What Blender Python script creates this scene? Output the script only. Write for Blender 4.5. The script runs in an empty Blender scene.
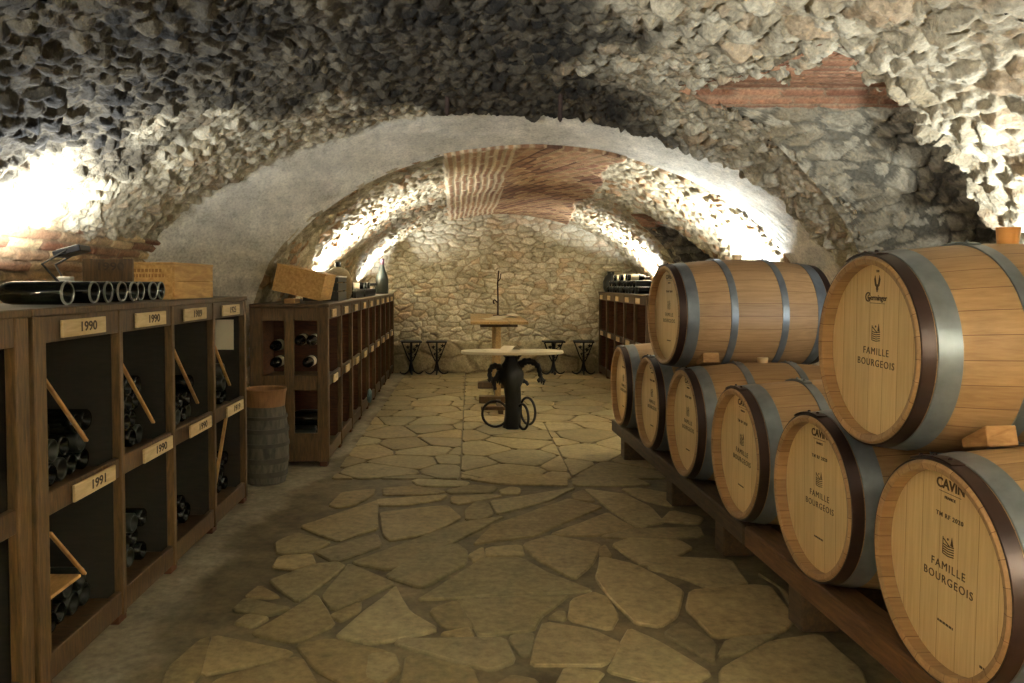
import bpy, bmesh, math, random
import numpy as np
from mathutils import Vector, Matrix

random.seed(7)
SC = bpy.context.scene
COL = SC.collection
PI = math.pi

# ------------------------------------------------------------------ camera
F, CX, CY0, CAMH, PITCH = 790.0, 470.0, 283.0, 1.33, math.radians(2.0)
CY = CY0 + F * math.tan(PITCH)
cam = bpy.data.cameras.new('camera')
cam.sensor_fit = 'HORIZONTAL'
cam.sensor_width = 36.0
cam.lens = F * 36.0 / 1024.0
cam.shift_x = (512 - CX) / 1024.0
cam.shift_y = -(341.5 - CY) / 1024.0
cam.clip_start = 0.05
cam_o = bpy.data.objects.new('camera', cam)
COL.objects.link(cam_o)
cam_o.location = (0, 0, CAMH)
cam_o.rotation_euler = (PI / 2 - PITCH, 0, 0)
SC.camera = cam_o
FW = Vector((0, math.cos(PITCH), -math.sin(PITCH)))
UP = Vector((0, math.sin(PITCH), math.cos(PITCH)))


def ray(px, py):
    return FW + Vector((1, 0, 0)) * ((px - CX) / F) + UP * (-(py - CY) / F)


def G(px, py, h=0.0):
    d = ray(px, py)
    t = (h - CAMH) / d.z
    return Vector((0, 0, CAMH)) + d * t


def AT(px, py, Y):
    d = ray(px, py)
    return Vector((0, 0, CAMH)) + d * (Y / d.y)


# ------------------------------------------------------------------ materials
def lin(c):
    return tuple(((v / 255.0) / 12.92 if v / 255.0 <= 0.04045 else ((v / 255.0 + 0.055) / 1.055) ** 2.4) for v in c)


class NT:
    def __init__(self, name):
        self.m = bpy.data.materials.new(name)
        self.m.use_nodes = True
        self.t = self.m.node_tree
        self.b = self.t.nodes['Principled BSDF']

    def n(self, typ, **kw):
        nd = self.t.nodes.new(typ)
        for k, v in kw.items():
            setattr(nd, k, v)
        return nd

    def l(self, a, b):
        self.t.links.new(a, b)

    def val(self, sock, v):
        sock.default_value = v

    def math(self, op, a, b=None):
        nd = self.n('ShaderNodeMath', operation=op)
        for i, v in enumerate((a, b)):
            if v is None:
                continue
            if isinstance(v, (int, float)):
                nd.inputs[i].default_value = v
            else:
                self.l(v, nd.inputs[i])
        return nd.outputs[0]

    def coord(self, scale=(1, 1, 1), which='Object'):
        tc = self.n('ShaderNodeTexCoord')
        mp = self.n('ShaderNodeMapping')
        mp.inputs['Scale'].default_value = scale
        self.l(tc.outputs[which], mp.inputs['Vector'])
        return mp.outputs[0]

    def noise(self, vec, scale, detail=4, rough=0.55, dist=0.0):
        nd = self.n('ShaderNodeTexNoise')
        nd.inputs['Scale'].default_value = scale
        nd.inputs['Detail'].default_value = detail
        nd.inputs['Roughness'].default_value = rough
        nd.inputs['Distortion'].default_value = dist
        if vec is not None:
            self.l(vec, nd.inputs['Vector'])
        return nd.outputs[0]

    def ramp(self, fac, stops):
        nd = self.n('ShaderNodeValToRGB')
        el = nd.color_ramp.elements
        while len(el) < len(stops):
            el.new(0.5)
        for e, (p, c) in zip(el, stops):
            e.position = p
            e.color = (c[0], c[1], c[2], 1)
        self.l(fac, nd.inputs[0])
        return nd.outputs[0]

    def mix(self, fac, a, b, mode='MIX'):
        nd = self.n('ShaderNodeMix', data_type='RGBA', blend_type=mode)
        if isinstance(fac, (int, float)):
            nd.inputs[0].default_value = fac
        else:
            self.l(fac, nd.inputs[0])
        for i, v in ((6, a), (7, b)):
            if isinstance(v, tuple):
                nd.inputs[i].default_value = (v[0], v[1], v[2], 1)
            else:
                self.l(v, nd.inputs[i])
        return nd.outputs[2]

    def bump(self, h, strength=0.3, dist=0.01):
        nd = self.n('ShaderNodeBump')
        nd.inputs['Strength'].default_value = strength
        nd.inputs['Distance'].default_value = dist
        self.l(h, nd.inputs['Height'])
        self.l(nd.outputs[0], self.b.inputs['Normal'])

    def out(self, col=None, rough=0.6, metal=0.0, spec=None):
        if col is not None:
            if isinstance(col, tuple):
                self.b.inputs['Base Color'].default_value = (col[0], col[1], col[2], 1)
            else:
                self.l(col, self.b.inputs['Base Color'])
        if isinstance(rough, (int, float)):
            self.b.inputs['Roughness'].default_value = rough
        else:
            self.l(rough, self.b.inputs['Roughness'])
        self.b.inputs['Metallic'].default_value = metal
        if spec is not None:
            self.b.inputs['Specular IOR Level'].default_value = spec
        return self.m


def wood(name, c1, c2, scale=(1.5, 1.5, 14), rough=0.65, fine=6.0, bump=0.15, vary=0.25):
    t = NT(name)
    v = t.coord(scale)
    oi = t.n('ShaderNodeObjectInfo')
    add = t.n('ShaderNodeVectorMath', operation='ADD')
    t.l(v, add.inputs[0])
    cmb = t.n('ShaderNodeCombineXYZ')
    t.l(t.math('MULTIPLY', oi.outputs['Random'], 30.0), cmb.inputs[0])
    t.l(cmb.outputs[0], add.inputs[1])
    n1 = t.noise(add.outputs[0], fine, 5, 0.6, 0.6)
    col = t.ramp(n1, [(0.3, c1), (0.7, c2)])
    dirt = t.noise(t.coord((1, 1, 1)), 5.0, 3)
    f = t.math('ADD', t.math('MULTIPLY', dirt, vary * 1.5), 1.0 - vary * 0.85)
    f2 = t.math('MULTIPLY', f, t.math('ADD', t.math('MULTIPLY', oi.outputs['Random'], vary), 1.0 - vary * 0.5))
    mul = t.n('ShaderNodeVectorMath', operation='SCALE')
    t.l(col, mul.inputs[0])
    t.l(f2, mul.inputs['Scale'])
    t.bump(n1, bump, 0.004)
    return t.out(mul.outputs[0], rough)


def plain(name, c, rough=0.6, metal=0.0, nscale=20, amt=0.25, bump=0.1, spec=None):
    t = NT(name)
    n1 = t.noise(t.coord(), nscale, 4)
    col = t.ramp(n1, [(0.25, tuple(v * (1 - amt) for v in c)), (0.75, tuple(min(1, v * (1 + amt)) for v in c))])
    if bump:
        t.bump(n1, bump, 0.004)
    return t.out(col, rough, metal, spec)


def stone_mat(name, bump=0.5, bscale=45, rough=0.92, dist=0.012):
    t = NT(name)
    at = t.n('ShaderNodeAttribute', attribute_name='Col')
    v = t.coord()
    n1 = t.noise(v, bscale, 6, 0.65)
    n2 = t.noise(v, bscale * 0.22, 4, 0.6)
    f = t.math('ADD', t.math('MULTIPLY', n1, 1.5), t.math('ADD', t.math('MULTIPLY', n2, 0.9), -0.2))
    mul = t.n('ShaderNodeVectorMath', operation='SCALE')
    t.l(at.outputs['Color'], mul.inputs[0])
    t.l(f, mul.inputs['Scale'])
    t.bump(n1, bump, dist)
    return t.out(mul.outputs[0], rough, 0, 0.25)


M = {}
M['rubble'] = stone_mat('rubble_stone', 0.9, 60, 0.92, 0.016)
M['wallstone'] = stone_mat('coursed_stone', 0.7, 40, 0.92, 0.014)
M['plaster'] = stone_mat('lime_plaster', 0.35, 60, 0.95, 0.006)
M['flag'] = stone_mat('flagstone', 0.22, 26, 0.6, 0.008)
M['rack'] = wood('rack_wood', lin((50, 35, 17)), lin((94, 67, 34)), (2, 14, 2), 0.6)
M['rack_post'] = wood('rack_post_wood', lin((58, 42, 20)), lin((106, 78, 41)), (14, 14, 1.6), 0.6)
M['rack_dark'] = wood('rack_panel_wood', lin((64, 36, 18)), lin((104, 60, 30)), (2, 2, 12), 0.75)
M['rack_shaded'] = wood('shaded_rack_panel_wood', lin((22, 18, 10)), lin((34, 28, 16)), (2, 2, 12), 0.85)  # near-black panel wood: the shade inside the bays put into the colour
M['plate'] = wood('pale_plate_wood', lin((182, 156, 112)), lin((214, 190, 148)), (10, 1.5, 12), 0.7, 5, 0.08, 0.12)
M['slat'] = wood('slat_wood', lin((150, 108, 60)), lin((190, 146, 90)), (8, 3, 3), 0.7)
M['ink'] = plain('black_ink', lin((62, 48, 34)), 0.8, 0, 30, 0.2, 0)
M['crate'] = wood('crate_pine', lin((172, 126, 66)), lin((214, 174, 108)), (9, 1.3, 9), 0.65, 5, 0.12, 0.15)
M['glass'] = plain('bottle_glass', lin((14, 18, 13)), 0.12, 0, 3, 0.3, 0, 0.5)
M['rim_glint'] = plain('bottle_rim_glint', lin((124, 126, 120)), 0.2, 0, 3, 0.2, 0, 0.8)  # glint round the bottle base put into the colour as a pale ring
M['dusty'] = plain('dusty_bottle_glass', lin((26, 29, 23)), 0.3, 0, 8, 0.4, 0, 0.4)
M['capsule'] = plain('dark_capsule', lin((40, 14, 16)), 0.4, 0, 8, 0.2, 0)
M['paper'] = plain('paper', lin((214, 204, 180)), 0.85, 0, 8, 0.06, 0)
M['steel'] = plain('galvanised_hoop', lin((126, 134, 140)), 0.38, 0.5, 14, 0.22, 0.05)
M['chime'] = plain('dark_chime_hoop', lin((52, 34, 28)), 0.38, 0.35, 12, 0.35, 0.08)
M['bung'] = plain('silicone_bung', lin((240, 172, 92)), 0.35, 0, 5, 0.1, 0)
M['bung2'] = plain('cream_bung', lin((226, 196, 150)), 0.5, 0, 5, 0.1, 0)
M['beam'] = wood('beam_wood', lin((54, 41, 25)), lin((92, 71, 43)), (9, 1.2, 9), 0.7)
M['beam_red'] = wood('reddish_beam_wood', lin((72, 48, 26)), lin((112, 78, 42)), (9, 1.2, 9), 0.7)
M['wedge'] = wood('wedge_wood', lin((150, 108, 60)), lin((196, 152, 96)), (3, 3, 9), 0.7)
M['iron'] = plain('black_iron', lin((26, 26, 26)), 0.55, 0.3, 24, 0.4, 0.3)
M['rust'] = plain('rusty_iron', lin((62, 44, 34)), 0.75, 0.3, 30, 0.4, 0.3)
M['vine'] = plain('blackened_vine_wood', lin((12, 14, 15)), 0.6, 0, 26, 0.4, 0.8)
M['slab'] = plain('pale_stone_slab', lin((196, 184, 156)), 0.5, 0, 14, 0.1, 0.1)
M['table'] = wood('table_oak', lin((136, 108, 64)), lin((182, 150, 98)), (9, 1.2, 9), 0.5)
M['keg'] = wood('old_keg_wood', lin((44, 44, 38)), lin((92, 86, 72)), (6, 6, 1.2), 0.75)
M['keg_rim'] = wood('keg_rim_wood', lin((112, 76, 42)), lin((150, 108, 64)), (6, 6, 1.2), 0.6)
M['keg_hoop'] = plain('keg_hoop', lin((62, 56, 48)), 0.7, 0.1, 18, 0.3, 0.2)
M['lamp_body'] = plain('lamp_body', lin((44, 44, 46)), 0.45, 0.2, 10, 0.1, 0)
M['white'] = plain('white_box', lin((225, 225, 222)), 0.5, 0, 10, 0.03, 0)
M['lens'] = plain('lamp_lens', lin((235, 235, 230)), 0.2, 0, 10, 0.02, 0)
M['blue'] = plain('blue_cloth', lin((88, 118, 128)), 0.9, 0, 14, 0.15, 0.2)
M['wicker'] = wood('wicker', lin((92, 78, 52)), lin((140, 122, 88)), (6, 6, 40), 0.8)
M['green_crate'] = plain('dark_crate', lin((40, 42, 36)), 0.5, 0, 12, 0.3, 0.1)


def barrel_mats():
    t = NT('oak_staves')
    tc = t.n('ShaderNodeTexCoord')
    sp = t.n('ShaderNodeSeparateXYZ')
    t.l(tc.outputs['Object'], sp.inputs[0])
    ang = t.math('ARCTAN2', sp.outputs[1], sp.outputs[2])
    k = t.math('MULTIPLY', t.math('ADD', ang, PI), 28 / (2 * PI))
    fl = t.math('FLOOR', k)
    fr = t.math('SUBTRACT', k, fl)
    wn = t.n('ShaderNodeTexWhiteNoise', noise_dimensions='1D')
    oi = t.n('ShaderNodeObjectInfo')
    t.l(t.math('ADD', fl, t.math('MULTIPLY', oi.outputs['Random'], 97)), wn.inputs['W'])
    v = t.coord((1.4, 22, 22))
    n1 = t.noise(v, 4, 5, 0.6, 0.3)
    col = t.ramp(n1, [(0.25, lin((154, 122, 84))), (0.75, lin((188, 154, 110)))])
    tint = t.ramp(wn.outputs[0], [(0.0, (0.80, 0.76, 0.72)), (1.0, (1.06, 1.04, 1.02))])
    col = t.mix(1.0, col, tint, 'MULTIPLY')
    seam = t.math('LESS_THAN', t.math('ABSOLUTE', t.math('SUBTRACT', fr, 0.5)), 0.485)
    col = t.mix(seam, lin((110, 76, 46)), col)
    t.bump(n1, 0.08, 0.003)
    M['stave'] = t.out(col, 0.55)
    t = NT('oak_head')
    tc = t.n('ShaderNodeTexCoord')
    sp = t.n('ShaderNodeSeparateXYZ')
    t.l(tc.outputs['Object'], sp.inputs[0])
    k = t.math('MULTIPLY', t.math('ADD', sp.outputs[1], 0.5), 13.0)
    fl = t.math('FLOOR', k)
    fr = t.math('SUBTRACT', k, fl)
    wn = t.n('ShaderNodeTexWhiteNoise', noise_dimensions='1D')
    oi = t.n('ShaderNodeObjectInfo')
    t.l(t.math('ADD', fl, t.math('MULTIPLY', oi.outputs['Random'], 97)), wn.inputs['W'])
    v = t.coord((30, 26, 1.2))
    n1 = t.noise(v, 4, 5, 0.6, 0.3)
    col = t.ramp(n1, [(0.25, lin((214, 184, 130))), (0.75, lin((238, 212, 160)))])
    tint = t.ramp(wn.outputs[0], [(0.0, (0.90, 0.88, 0.84)), (1.0, (1.05, 1.04, 1.02))])
    col = t.mix(1.0, col, tint, 'MULTIPLY')
    seam = t.math('LESS_THAN', t.math('ABSOLUTE', t.math('SUBTRACT', fr, 0.5)), 0.487)
    col = t.mix(seam, lin((176, 136, 84)), col)
    t.bump(n1, 0.06, 0.003)
    M['head'] = t.out(col, 0.55)


barrel_mats()


# ------------------------------------------------------------------ object helpers
def tag(o, label=None, cat=None, group=None, kind=None):
    if label:
        o['label'] = label
    if cat:
        o['category'] = cat
    if group:
        o['group'] = group
    if kind:
        o['kind'] = kind
    return o


def obj(name, bm, mat, parent=None, smooth=None):
    me = bpy.data.meshes.new(name)
    bm.normal_update()
    bm.to_mesh(me)
    bm.free()
    me.materials.append(mat)
    if smooth is not None:
        for p in me.polygons:
            p.use_smooth = True
        me.set_sharp_from_angle(angle=math.radians(smooth))
    o = bpy.data.objects.new(name, me)
    COL.objects.link(o)
    o.parent = parent
    return o


def thing(name, label, cat, loc=(0, 0, 0), rz=0.0, group=None):
    o = bpy.data.objects.new(name, None)
    o.empty_display_size = 0.05
    COL.objects.link(o)
    o.location = loc
    o.rotation_euler = (0, 0, rz)
    return tag(o, label, cat, group)


def copy_tree(o, parent=None):
    c = o.copy()
    COL.objects.link(c)
    c.parent = parent
    for ch in list(o.children):
        copy_tree(ch, c)
    return c


def new():
    return bmesh.new()


def box(bm, c, s, bev=0.0, rot=None):
    r = bmesh.ops.create_cube(bm, size=1.0)
    vs = r['verts']
    bmesh.ops.scale(bm, vec=s, verts=vs)
    if bev > 0:
        es = list({e for v in vs for e in v.link_edges})
        rr = bmesh.ops.bevel(bm, geom=es, offset=bev, segments=1, affect='EDGES', profile=0.5)
        vs = list({v for f in rr['faces'] for v in f.verts} | {v for v in vs if v.is_valid})
    if rot is not None:
        bmesh.ops.rotate(bm, cent=(0, 0, 0), matrix=rot, verts=vs)
    bmesh.ops.translate(bm, vec=c, verts=vs)
    return vs


def bx(bm, x0, x1, y0, y1, z0, z1, bev=0.0):
    return box(bm, ((x0 + x1) / 2, (y0 + y1) / 2, (z0 + z1) / 2), (abs(x1 - x0), abs(y1 - y0), abs(z1 - z0)), bev)


def lathe(bm, prof, segs=24, axis='Z', closed=False):
    """revolve (r, t) profile about an axis"""
    rings = []
    for r, t in prof:
        ring = []
        if r <= 1e-6:
            p = (0, 0, t) if axis == 'Z' else (t, 0, 0)
            ring = [bm.verts.new(p)]
        else:
            for k in range(segs):
                a = 2 * PI * k / segs
                c, s = r * math.cos(a), r * math.sin(a)
                ring.append(bm.verts.new((c, s, t) if axis == 'Z' else (t, s, c)))
        rings.append(ring)
    pairs = list(zip(rings[:-1], rings[1:]))
    if closed:
        pairs.append((rings[-1], rings[0]))
    for A, B in pairs:
        for k in range(segs):
            k2 = (k + 1) % segs
            if len(A) == 1 and len(B) == 1:
                continue
            if len(A) == 1:
                bm.faces.new((A[0], B[k], B[k2]))
            elif len(B) == 1:
                bm.faces.new((A[k], B[0], A[k2]))
            else:
                bm.faces.new((A[k], B[k], B[k2], A[k2]))
    bmesh.ops.recalc_face_normals(bm, faces=bm.faces)


def tube(bm, pts, rad, segs=8, closed=False):
    pts = [Vector(p) for p in pts]
    n = len(pts)
    if isinstance(rad, (int, float)):
        rad = [rad] * n
    rings = []
    prev = None
    for i in range(n):
        if closed:
            d = pts[(i + 1) % n] - pts[i - 1]
        else:
            d = pts[min(i + 1, n - 1)] - pts[max(i - 1, 0)]
        d.normalize()
        if prev is None:
            a = Vector((0, 0, 1)) if abs(d.z) < 0.9 else Vector((1, 0, 0))
            u = d.cross(a).normalized()
        else:
            u = (prev - d * prev.dot(d)).normalized()
        prev = u
        w = d.cross(u)
        rings.append([bm.verts.new(pts[i] + (u * math.cos(2 * PI * k / segs) + w * math.sin(2 * PI * k / segs)) * rad[i]) for k in range(segs)])
    rng = range(n) if closed else range(n - 1)
    fs = []
    for i in rng:
        A, B = rings[i], rings[(i + 1) % n]
        for k in range(segs):
            fs.append(bm.faces.new((A[k], A[(k + 1) % segs], B[(k + 1) % segs], B[k])))
    if not closed:
        fs.append(bm.faces.new(rings[0][::-1]))
        fs.append(bm.faces.new(rings[-1]))
    bmesh.ops.recalc_face_normals(bm, faces=fs)


def spline(pts, n=6):
    pts = [Vector(p) for p in pts]
    P = [pts[0] * 2 - pts[1]] + pts + [pts[-1] * 2 - pts[-2]]
    out = []
    for i in range(1, len(P) - 2):
        for k in range(n):
            t = k / n
            a, b, c, d = P[i - 1], P[i], P[i + 1], P[i + 2]
            out.append(0.5 * ((2 * b) + (c - a) * t + (2 * a - 5 * b + 4 * c - d) * t * t + (3 * b - a - 3 * c + d) * t ** 3))
    out.append(pts[-1])
    return out


def ring_pts(c, r, nrm, n=28):
    nrm = Vector(nrm).normalized()
    a = Vector((0, 0, 1)) if abs(nrm.z) < 0.9 else Vector((1, 0, 0))
    u = nrm.cross(a).normalized()
    w = nrm.cross(u)
    return [Vector(c) + (u * math.cos(2 * PI * k / n) + w * math.sin(2 * PI * k / n)) * r for k in range(n)]


def prism(bm, pts, n, th):
    """flat polygon pts (3d) given thickness th along n"""
    n = Vector(n).normalized() * th
    a = [bm.verts.new(Vector(p)) for p in pts]
    b = [bm.verts.new(Vector(p) + n) for p in pts]
    fs = [bm.faces.new(a[::-1]), bm.faces.new(b)]
    k = len(a)
    for i in range(k):
        fs.append(bm.faces.new((a[i], a[(i + 1) % k], b[(i + 1) % k], b[i])))
    bmesh.ops.recalc_face_normals(bm, faces=fs)


_dg = None


def text(bm, s, size, org, right, up, bold=0.0, wscale=1.0, ext=0.0006, spacing=1.0):
    """centred text laid on a plane"""
    cu = bpy.data.curves.new('lettering', 'FONT')
    cu.body = s
    cu.size = size / 0.70            # size = cap height
    cu.align_x = 'CENTER'
    cu.align_y = 'CENTER'
    cu.offset = bold
    cu.extrude = ext
    cu.space_character = spacing
    cu.resolution_u = 3
    o = bpy.data.objects.new('lettering', cu)
    COL.objects.link(o)
    bpy.context.view_layer.update()
    me = bpy.data.meshes.new_from_object(o.evaluated_get(bpy.context.evaluated_depsgraph_get()))
    right, up = Vector(right).normalized(), Vector(up).normalized()
    nn = right.cross(up)
    mp = []
    for v in me.vertices:
        mp.append(bm.verts.new(Vector(org) + right * v.co.x * wscale + up * v.co.y + nn * v.co.z))
    for p in me.polygons:
        try:
            bm.faces.new([mp[i] for i in p.vertices])
        except ValueError:
            pass
    bpy.data.objects.remove(o)
    bpy.data.curves.remove(cu)
    bpy.data.meshes.remove(me)


# ------------------------------------------------------------------ numpy noise
def _h(i, j, seed, k=0):
    x = (i.astype(np.int64) * 374761393 + j.astype(np.int64) * 668265263 + seed * 982451653 + k * 1442695041) & 0xFFFFFFFF
    x = ((x ^ (x >> 13)) * 1274126177) & 0xFFFFFFFF
    x = ((x ^ (x >> 16)) * 2246822519) & 0xFFFFFFFF
    x = x ^ (x >> 15)
    return (x & 0xFFFFFF) / float(0xFFFFFF)


def vnoise(u, v, seed):
    i, j = np.floor(u), np.floor(v)
    fu, fv = u - i, v - j
    fu = fu * fu * (3 - 2 * fu)
    fv = fv * fv * (3 - 2 * fv)
    i = i.astype(np.int64)
    j = j.astype(np.int64)
    a, b, c, d = _h(i, j, seed), _h(i + 1, j, seed), _h(i, j + 1, seed), _h(i + 1, j + 1, seed)
    return (a * (1 - fu) + b * fu) * (1 - fv) + (c * (1 - fu) + d * fu) * fv


def fbm(u, v, seed, octv=4, gain=0.5):
    s, a, t = 0, 1.0, 0
    for o in range(octv):
        s = s + a * vnoise(u * 2 ** o + 17.3 * o, v * 2 ** o - 9.1 * o, seed + o)
        t += a
        a *= gain
    return s / t


def worley(u, v, seed, jit=0.8, offset=True):
    """returns border distance (cell units) and three randoms plus the local offset of the nearest cell"""
    j0 = np.floor(v).astype(np.int64)
    best = np.full(u.shape, 1e9)
    bu, bv = np.zeros(u.shape), np.zeros(u.shape)
    bi, bj = np.zeros(u.shape, np.int64), np.zeros(u.shape, np.int64)
    pts = []
    for dj in (-1, 0, 1):
        jj = j0 + dj
        off = (jj % 2) * 0.5 if offset else 0.0
        i0 = np.floor(u - off).astype(np.int64)
        for di in (-1, 0, 1):
            ii = i0 + di
            pu = ii + off + 0.5 + (_h(ii, jj, seed, 1) - 0.5) * jit
            pv = jj + 0.5 + (_h(ii, jj, seed, 2) - 0.5) * jit
            pts.append((pu, pv))
            d = (u - pu) ** 2 + (v - pv) ** 2
            m = d < best
            best = np.where(m, d, best)
            bu, bv = np.where(m, pu, bu), np.where(m, pv, bv)
            bi, bj = np.where(m, ii, bi), np.where(m, jj, bj)
    edge = np.full(u.shape, 1e9)
    for pu, pv in pts:
        du, dv = pu - bu, pv - bv
        L = np.sqrt(du * du + dv * dv)
        ok = L > 1e-6
        L = np.where(ok, L, 1)
        e = (((pu + bu) / 2 - u) * du + ((pv + bv) / 2 - v) * dv) / L
        edge = np.where(ok & (e < edge), e, edge)
    return edge, _h(bi, bj, seed, 5), _h(bi, bj, seed, 6), _h(bi, bj, seed, 7), u - bu, v - bv


def sstep(a, b, x):
    t = np.clip((x - a) / (b - a), 0, 1)
    return t * t * (3 - 2 * t)


def lerp3(a, b, t):
    a, b = np.asarray(a), np.asarray(b)
    return a + (b - a) * t[..., None]


def grid_obj(name, V, C, mat, keep=None, smooth=True):
    """V (r,c,3), C (r,c,3) albedo"""
    r, c = V.shape[:2]
    idx = np.arange(r * c).reshape(r, c)
    q = np.stack([idx[:-1, :-1], idx[:-1, 1:], idx[1:, 1:], idx[1:, :-1]], -1).reshape(-1, 4)
    if keep is not None:
        q = q[keep.reshape(-1)]
    used = np.zeros(r * c, bool)
    used[q.reshape(-1)] = True
    remap = np.cumsum(used) - 1
    q = remap[q]
    v = V.reshape(-1, 3)[used]
    col = C.reshape(-1, 3)[used]
    me = bpy.data.meshes.new(name)
    me.vertices.add(len(v))
    me.vertices.foreach_set('co', v.astype(np.float32).reshape(-1))
    me.loops.add(len(q) * 4)
    me.loops.foreach_set('vertex_index', q.astype(np.int32).reshape(-1))
    me.polygons.add(len(q))
    me.polygons.foreach_set('loop_start', (np.arange(len(q)) * 4).astype(np.int32))
    me.polygons.foreach_set('use_smooth', np.full(len(q), smooth))
    me.update(calc_edges=True)
    at = me.attributes.new('Col', 'FLOAT_COLOR', 'POINT')
    at.data.foreach_set('color', np.concatenate([col, np.ones((len(col), 1))], 1).astype(np.float32).reshape(-1))
    me.materials.append(mat)
    me.validate()
    o = bpy.data.objects.new(name, me)
    COL.objects.link(o)
    tag(o, kind='structure')
    return o


# ------------------------------------------------------------------ vault shell
NEAR = dict(cx=0.14, a=2.60, h0=0.83, b=1.70)
FAR = dict(cx=0.47, a=2.15, h0=0.83, b=1.54)
YA, YB, YEND, YFRONT = 5.43, 6.03, 11.75, -2.2


def profile(E, n):
    """dense profile from the right foot over the crown to the left foot, with arc length and inward normals"""
    phi = np.linspace(0, PI, 4000)
    x = E['cx'] + E['a'] * np.cos(phi)
    z = E['h0'] + E['b'] * np.sin(phi)
    zz = np.linspace(0, E['h0'], 400)
    x = np.concatenate([np.full(399, E['cx'] + E['a']), x, np.full(399, E['cx'] - E['a'])])
    z = np.concatenate([zz[:-1], z, zz[::-1][1:]])
    s = np.concatenate([[0], np.cumsum(np.hypot(np.diff(x), np.diff(z)))])
    si = np.linspace(0, s[-1], n)
    xi, zi = np.interp(si, s, x), np.interp(si, s, z)
    tx, tz = np.gradient(xi, si), np.gradient(zi, si)
    L = np.hypot(tx, tz)
    return xi, zi, si, -tz / L, tx / L


def in_poly(py, pz, poly):
    ins = np.zeros(py.shape, bool)
    k = len(poly)
    for i in range(k):
        y0, z0 = poly[i]
        y1, z1 = poly[(i + 1) % k]
        c = ((z0 > pz) != (z1 > pz)) & (py < (y1 - y0) * (pz - z0) / (z1 - z0 + 1e-12) + y0)
        ins ^= c
    return ins


LIME_A, LIME_B = np.array(lin((146, 133, 106))), np.array(lin((204, 194, 168)))
DARK_A, DARK_B = np.array(lin((28, 25, 20))), np.array(lin((84, 76, 61)))
MORT = np.array(lin((150, 136, 108)))
BRICK_A, BRICK_B = np.array(lin((132, 88, 64))), np.array(lin((180, 132, 98)))


def rubble(u, v, su, sv, seed, amp, warp=0.9, small=0.62):
    """heaped stones of mixed sizes bedded in mortar: displacement, joint distance and per stone randoms"""
    wu = u + (fbm(u / 0.22, v / 0.22, seed + 50, 4) - 0.5) * warp * su
    wv = v + (fbm(u / 0.22 + 31, v / 0.22, seed + 60, 4) - 0.5) * warp * sv
    eA, a1, a2, a3, du, dv = worley(wu / su, wv / sv, seed, 1.0, False)
    eB, b1, b2, b3, du2, dv2 = worley(wu / (su * small) + 7.3, wv / (sv * small) + 3.1, seed + 5, 1.0, False)
    hA = np.sin(np.clip(eA / 0.5, 0, 1) * PI / 2) ** 0.75 * (0.35 + 0.95 * a1) * (a1 > 0.22) + 0.5 * ((a2 - 0.5) * du + (a3 - 0.5) * dv) * (a1 > 0.22)
    hB = np.sin(np.clip(eB / 0.5, 0, 1) * PI / 2) ** 0.75 * (0.25 + 0.55 * b1)
    mort = 0.10 + 0.40 * fbm(u / 0.10, v / 0.10, seed + 80, 4)
    mA = hA >= np.maximum(hB, mort)
    mB = (~mA) & (hB >= mort)
    h = np.maximum(np.maximum(hA, hB), mort)
    lump = fbm(u / 0.045, v / 0.045, seed + 70, 4) - 0.5
    pit = np.clip(fbm(u / 0.03 + 5, v / 0.03, seed + 75, 2) - 0.62, 0, 1)
    d = amp * (h + 0.75 * lump - 0.6 * pit)
    e = np.where(mA, eA, np.where(mB, eB, 0.0))
    return d, e, np.where(mA, a1, b1), np.where(mA, a2, np.where(mB, b2, 0.55)), np.where(mA, a3, np.where(mB, b3, 0.3))


def bricks(u, v, lu, lv, seed):
    """running bond: u along the brick"""
    row = np.floor(v / lv).astype(np.int64)
    uu = u / lu + (row % 2) * 0.5 + (_h(row, row * 0, seed, 3) - 0.5) * 0.3
    colm = np.floor(uu).astype(np.int64)
    fu, fv = uu - colm, v / lv - row
    e = np.minimum(np.minimum(fu, 1 - fu) * lu, np.minimum(fv, 1 - fv) * lv)
    return e, _h(colm, row, seed, 1), _h(colm, row, seed, 2)


LUN_NEAR = [(3.70, 0.84), (3.66, 1.62), (3.55, 1.90), (3.36, 2.16), (3.20, 2.29), (3.66, 2.305), (4.30, 2.395), (4.42, 2.31), (4.75, 1.9), (4.97, 1.5), (5.02, 0.84)]
LUN_FAR = [(7.75, 0.9), (7.82, 1.6), (8.08, 1.95), (8.35, 2.06), (8.62, 1.95), (8.85, 1.57), (8.9, 0.9)]


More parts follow.
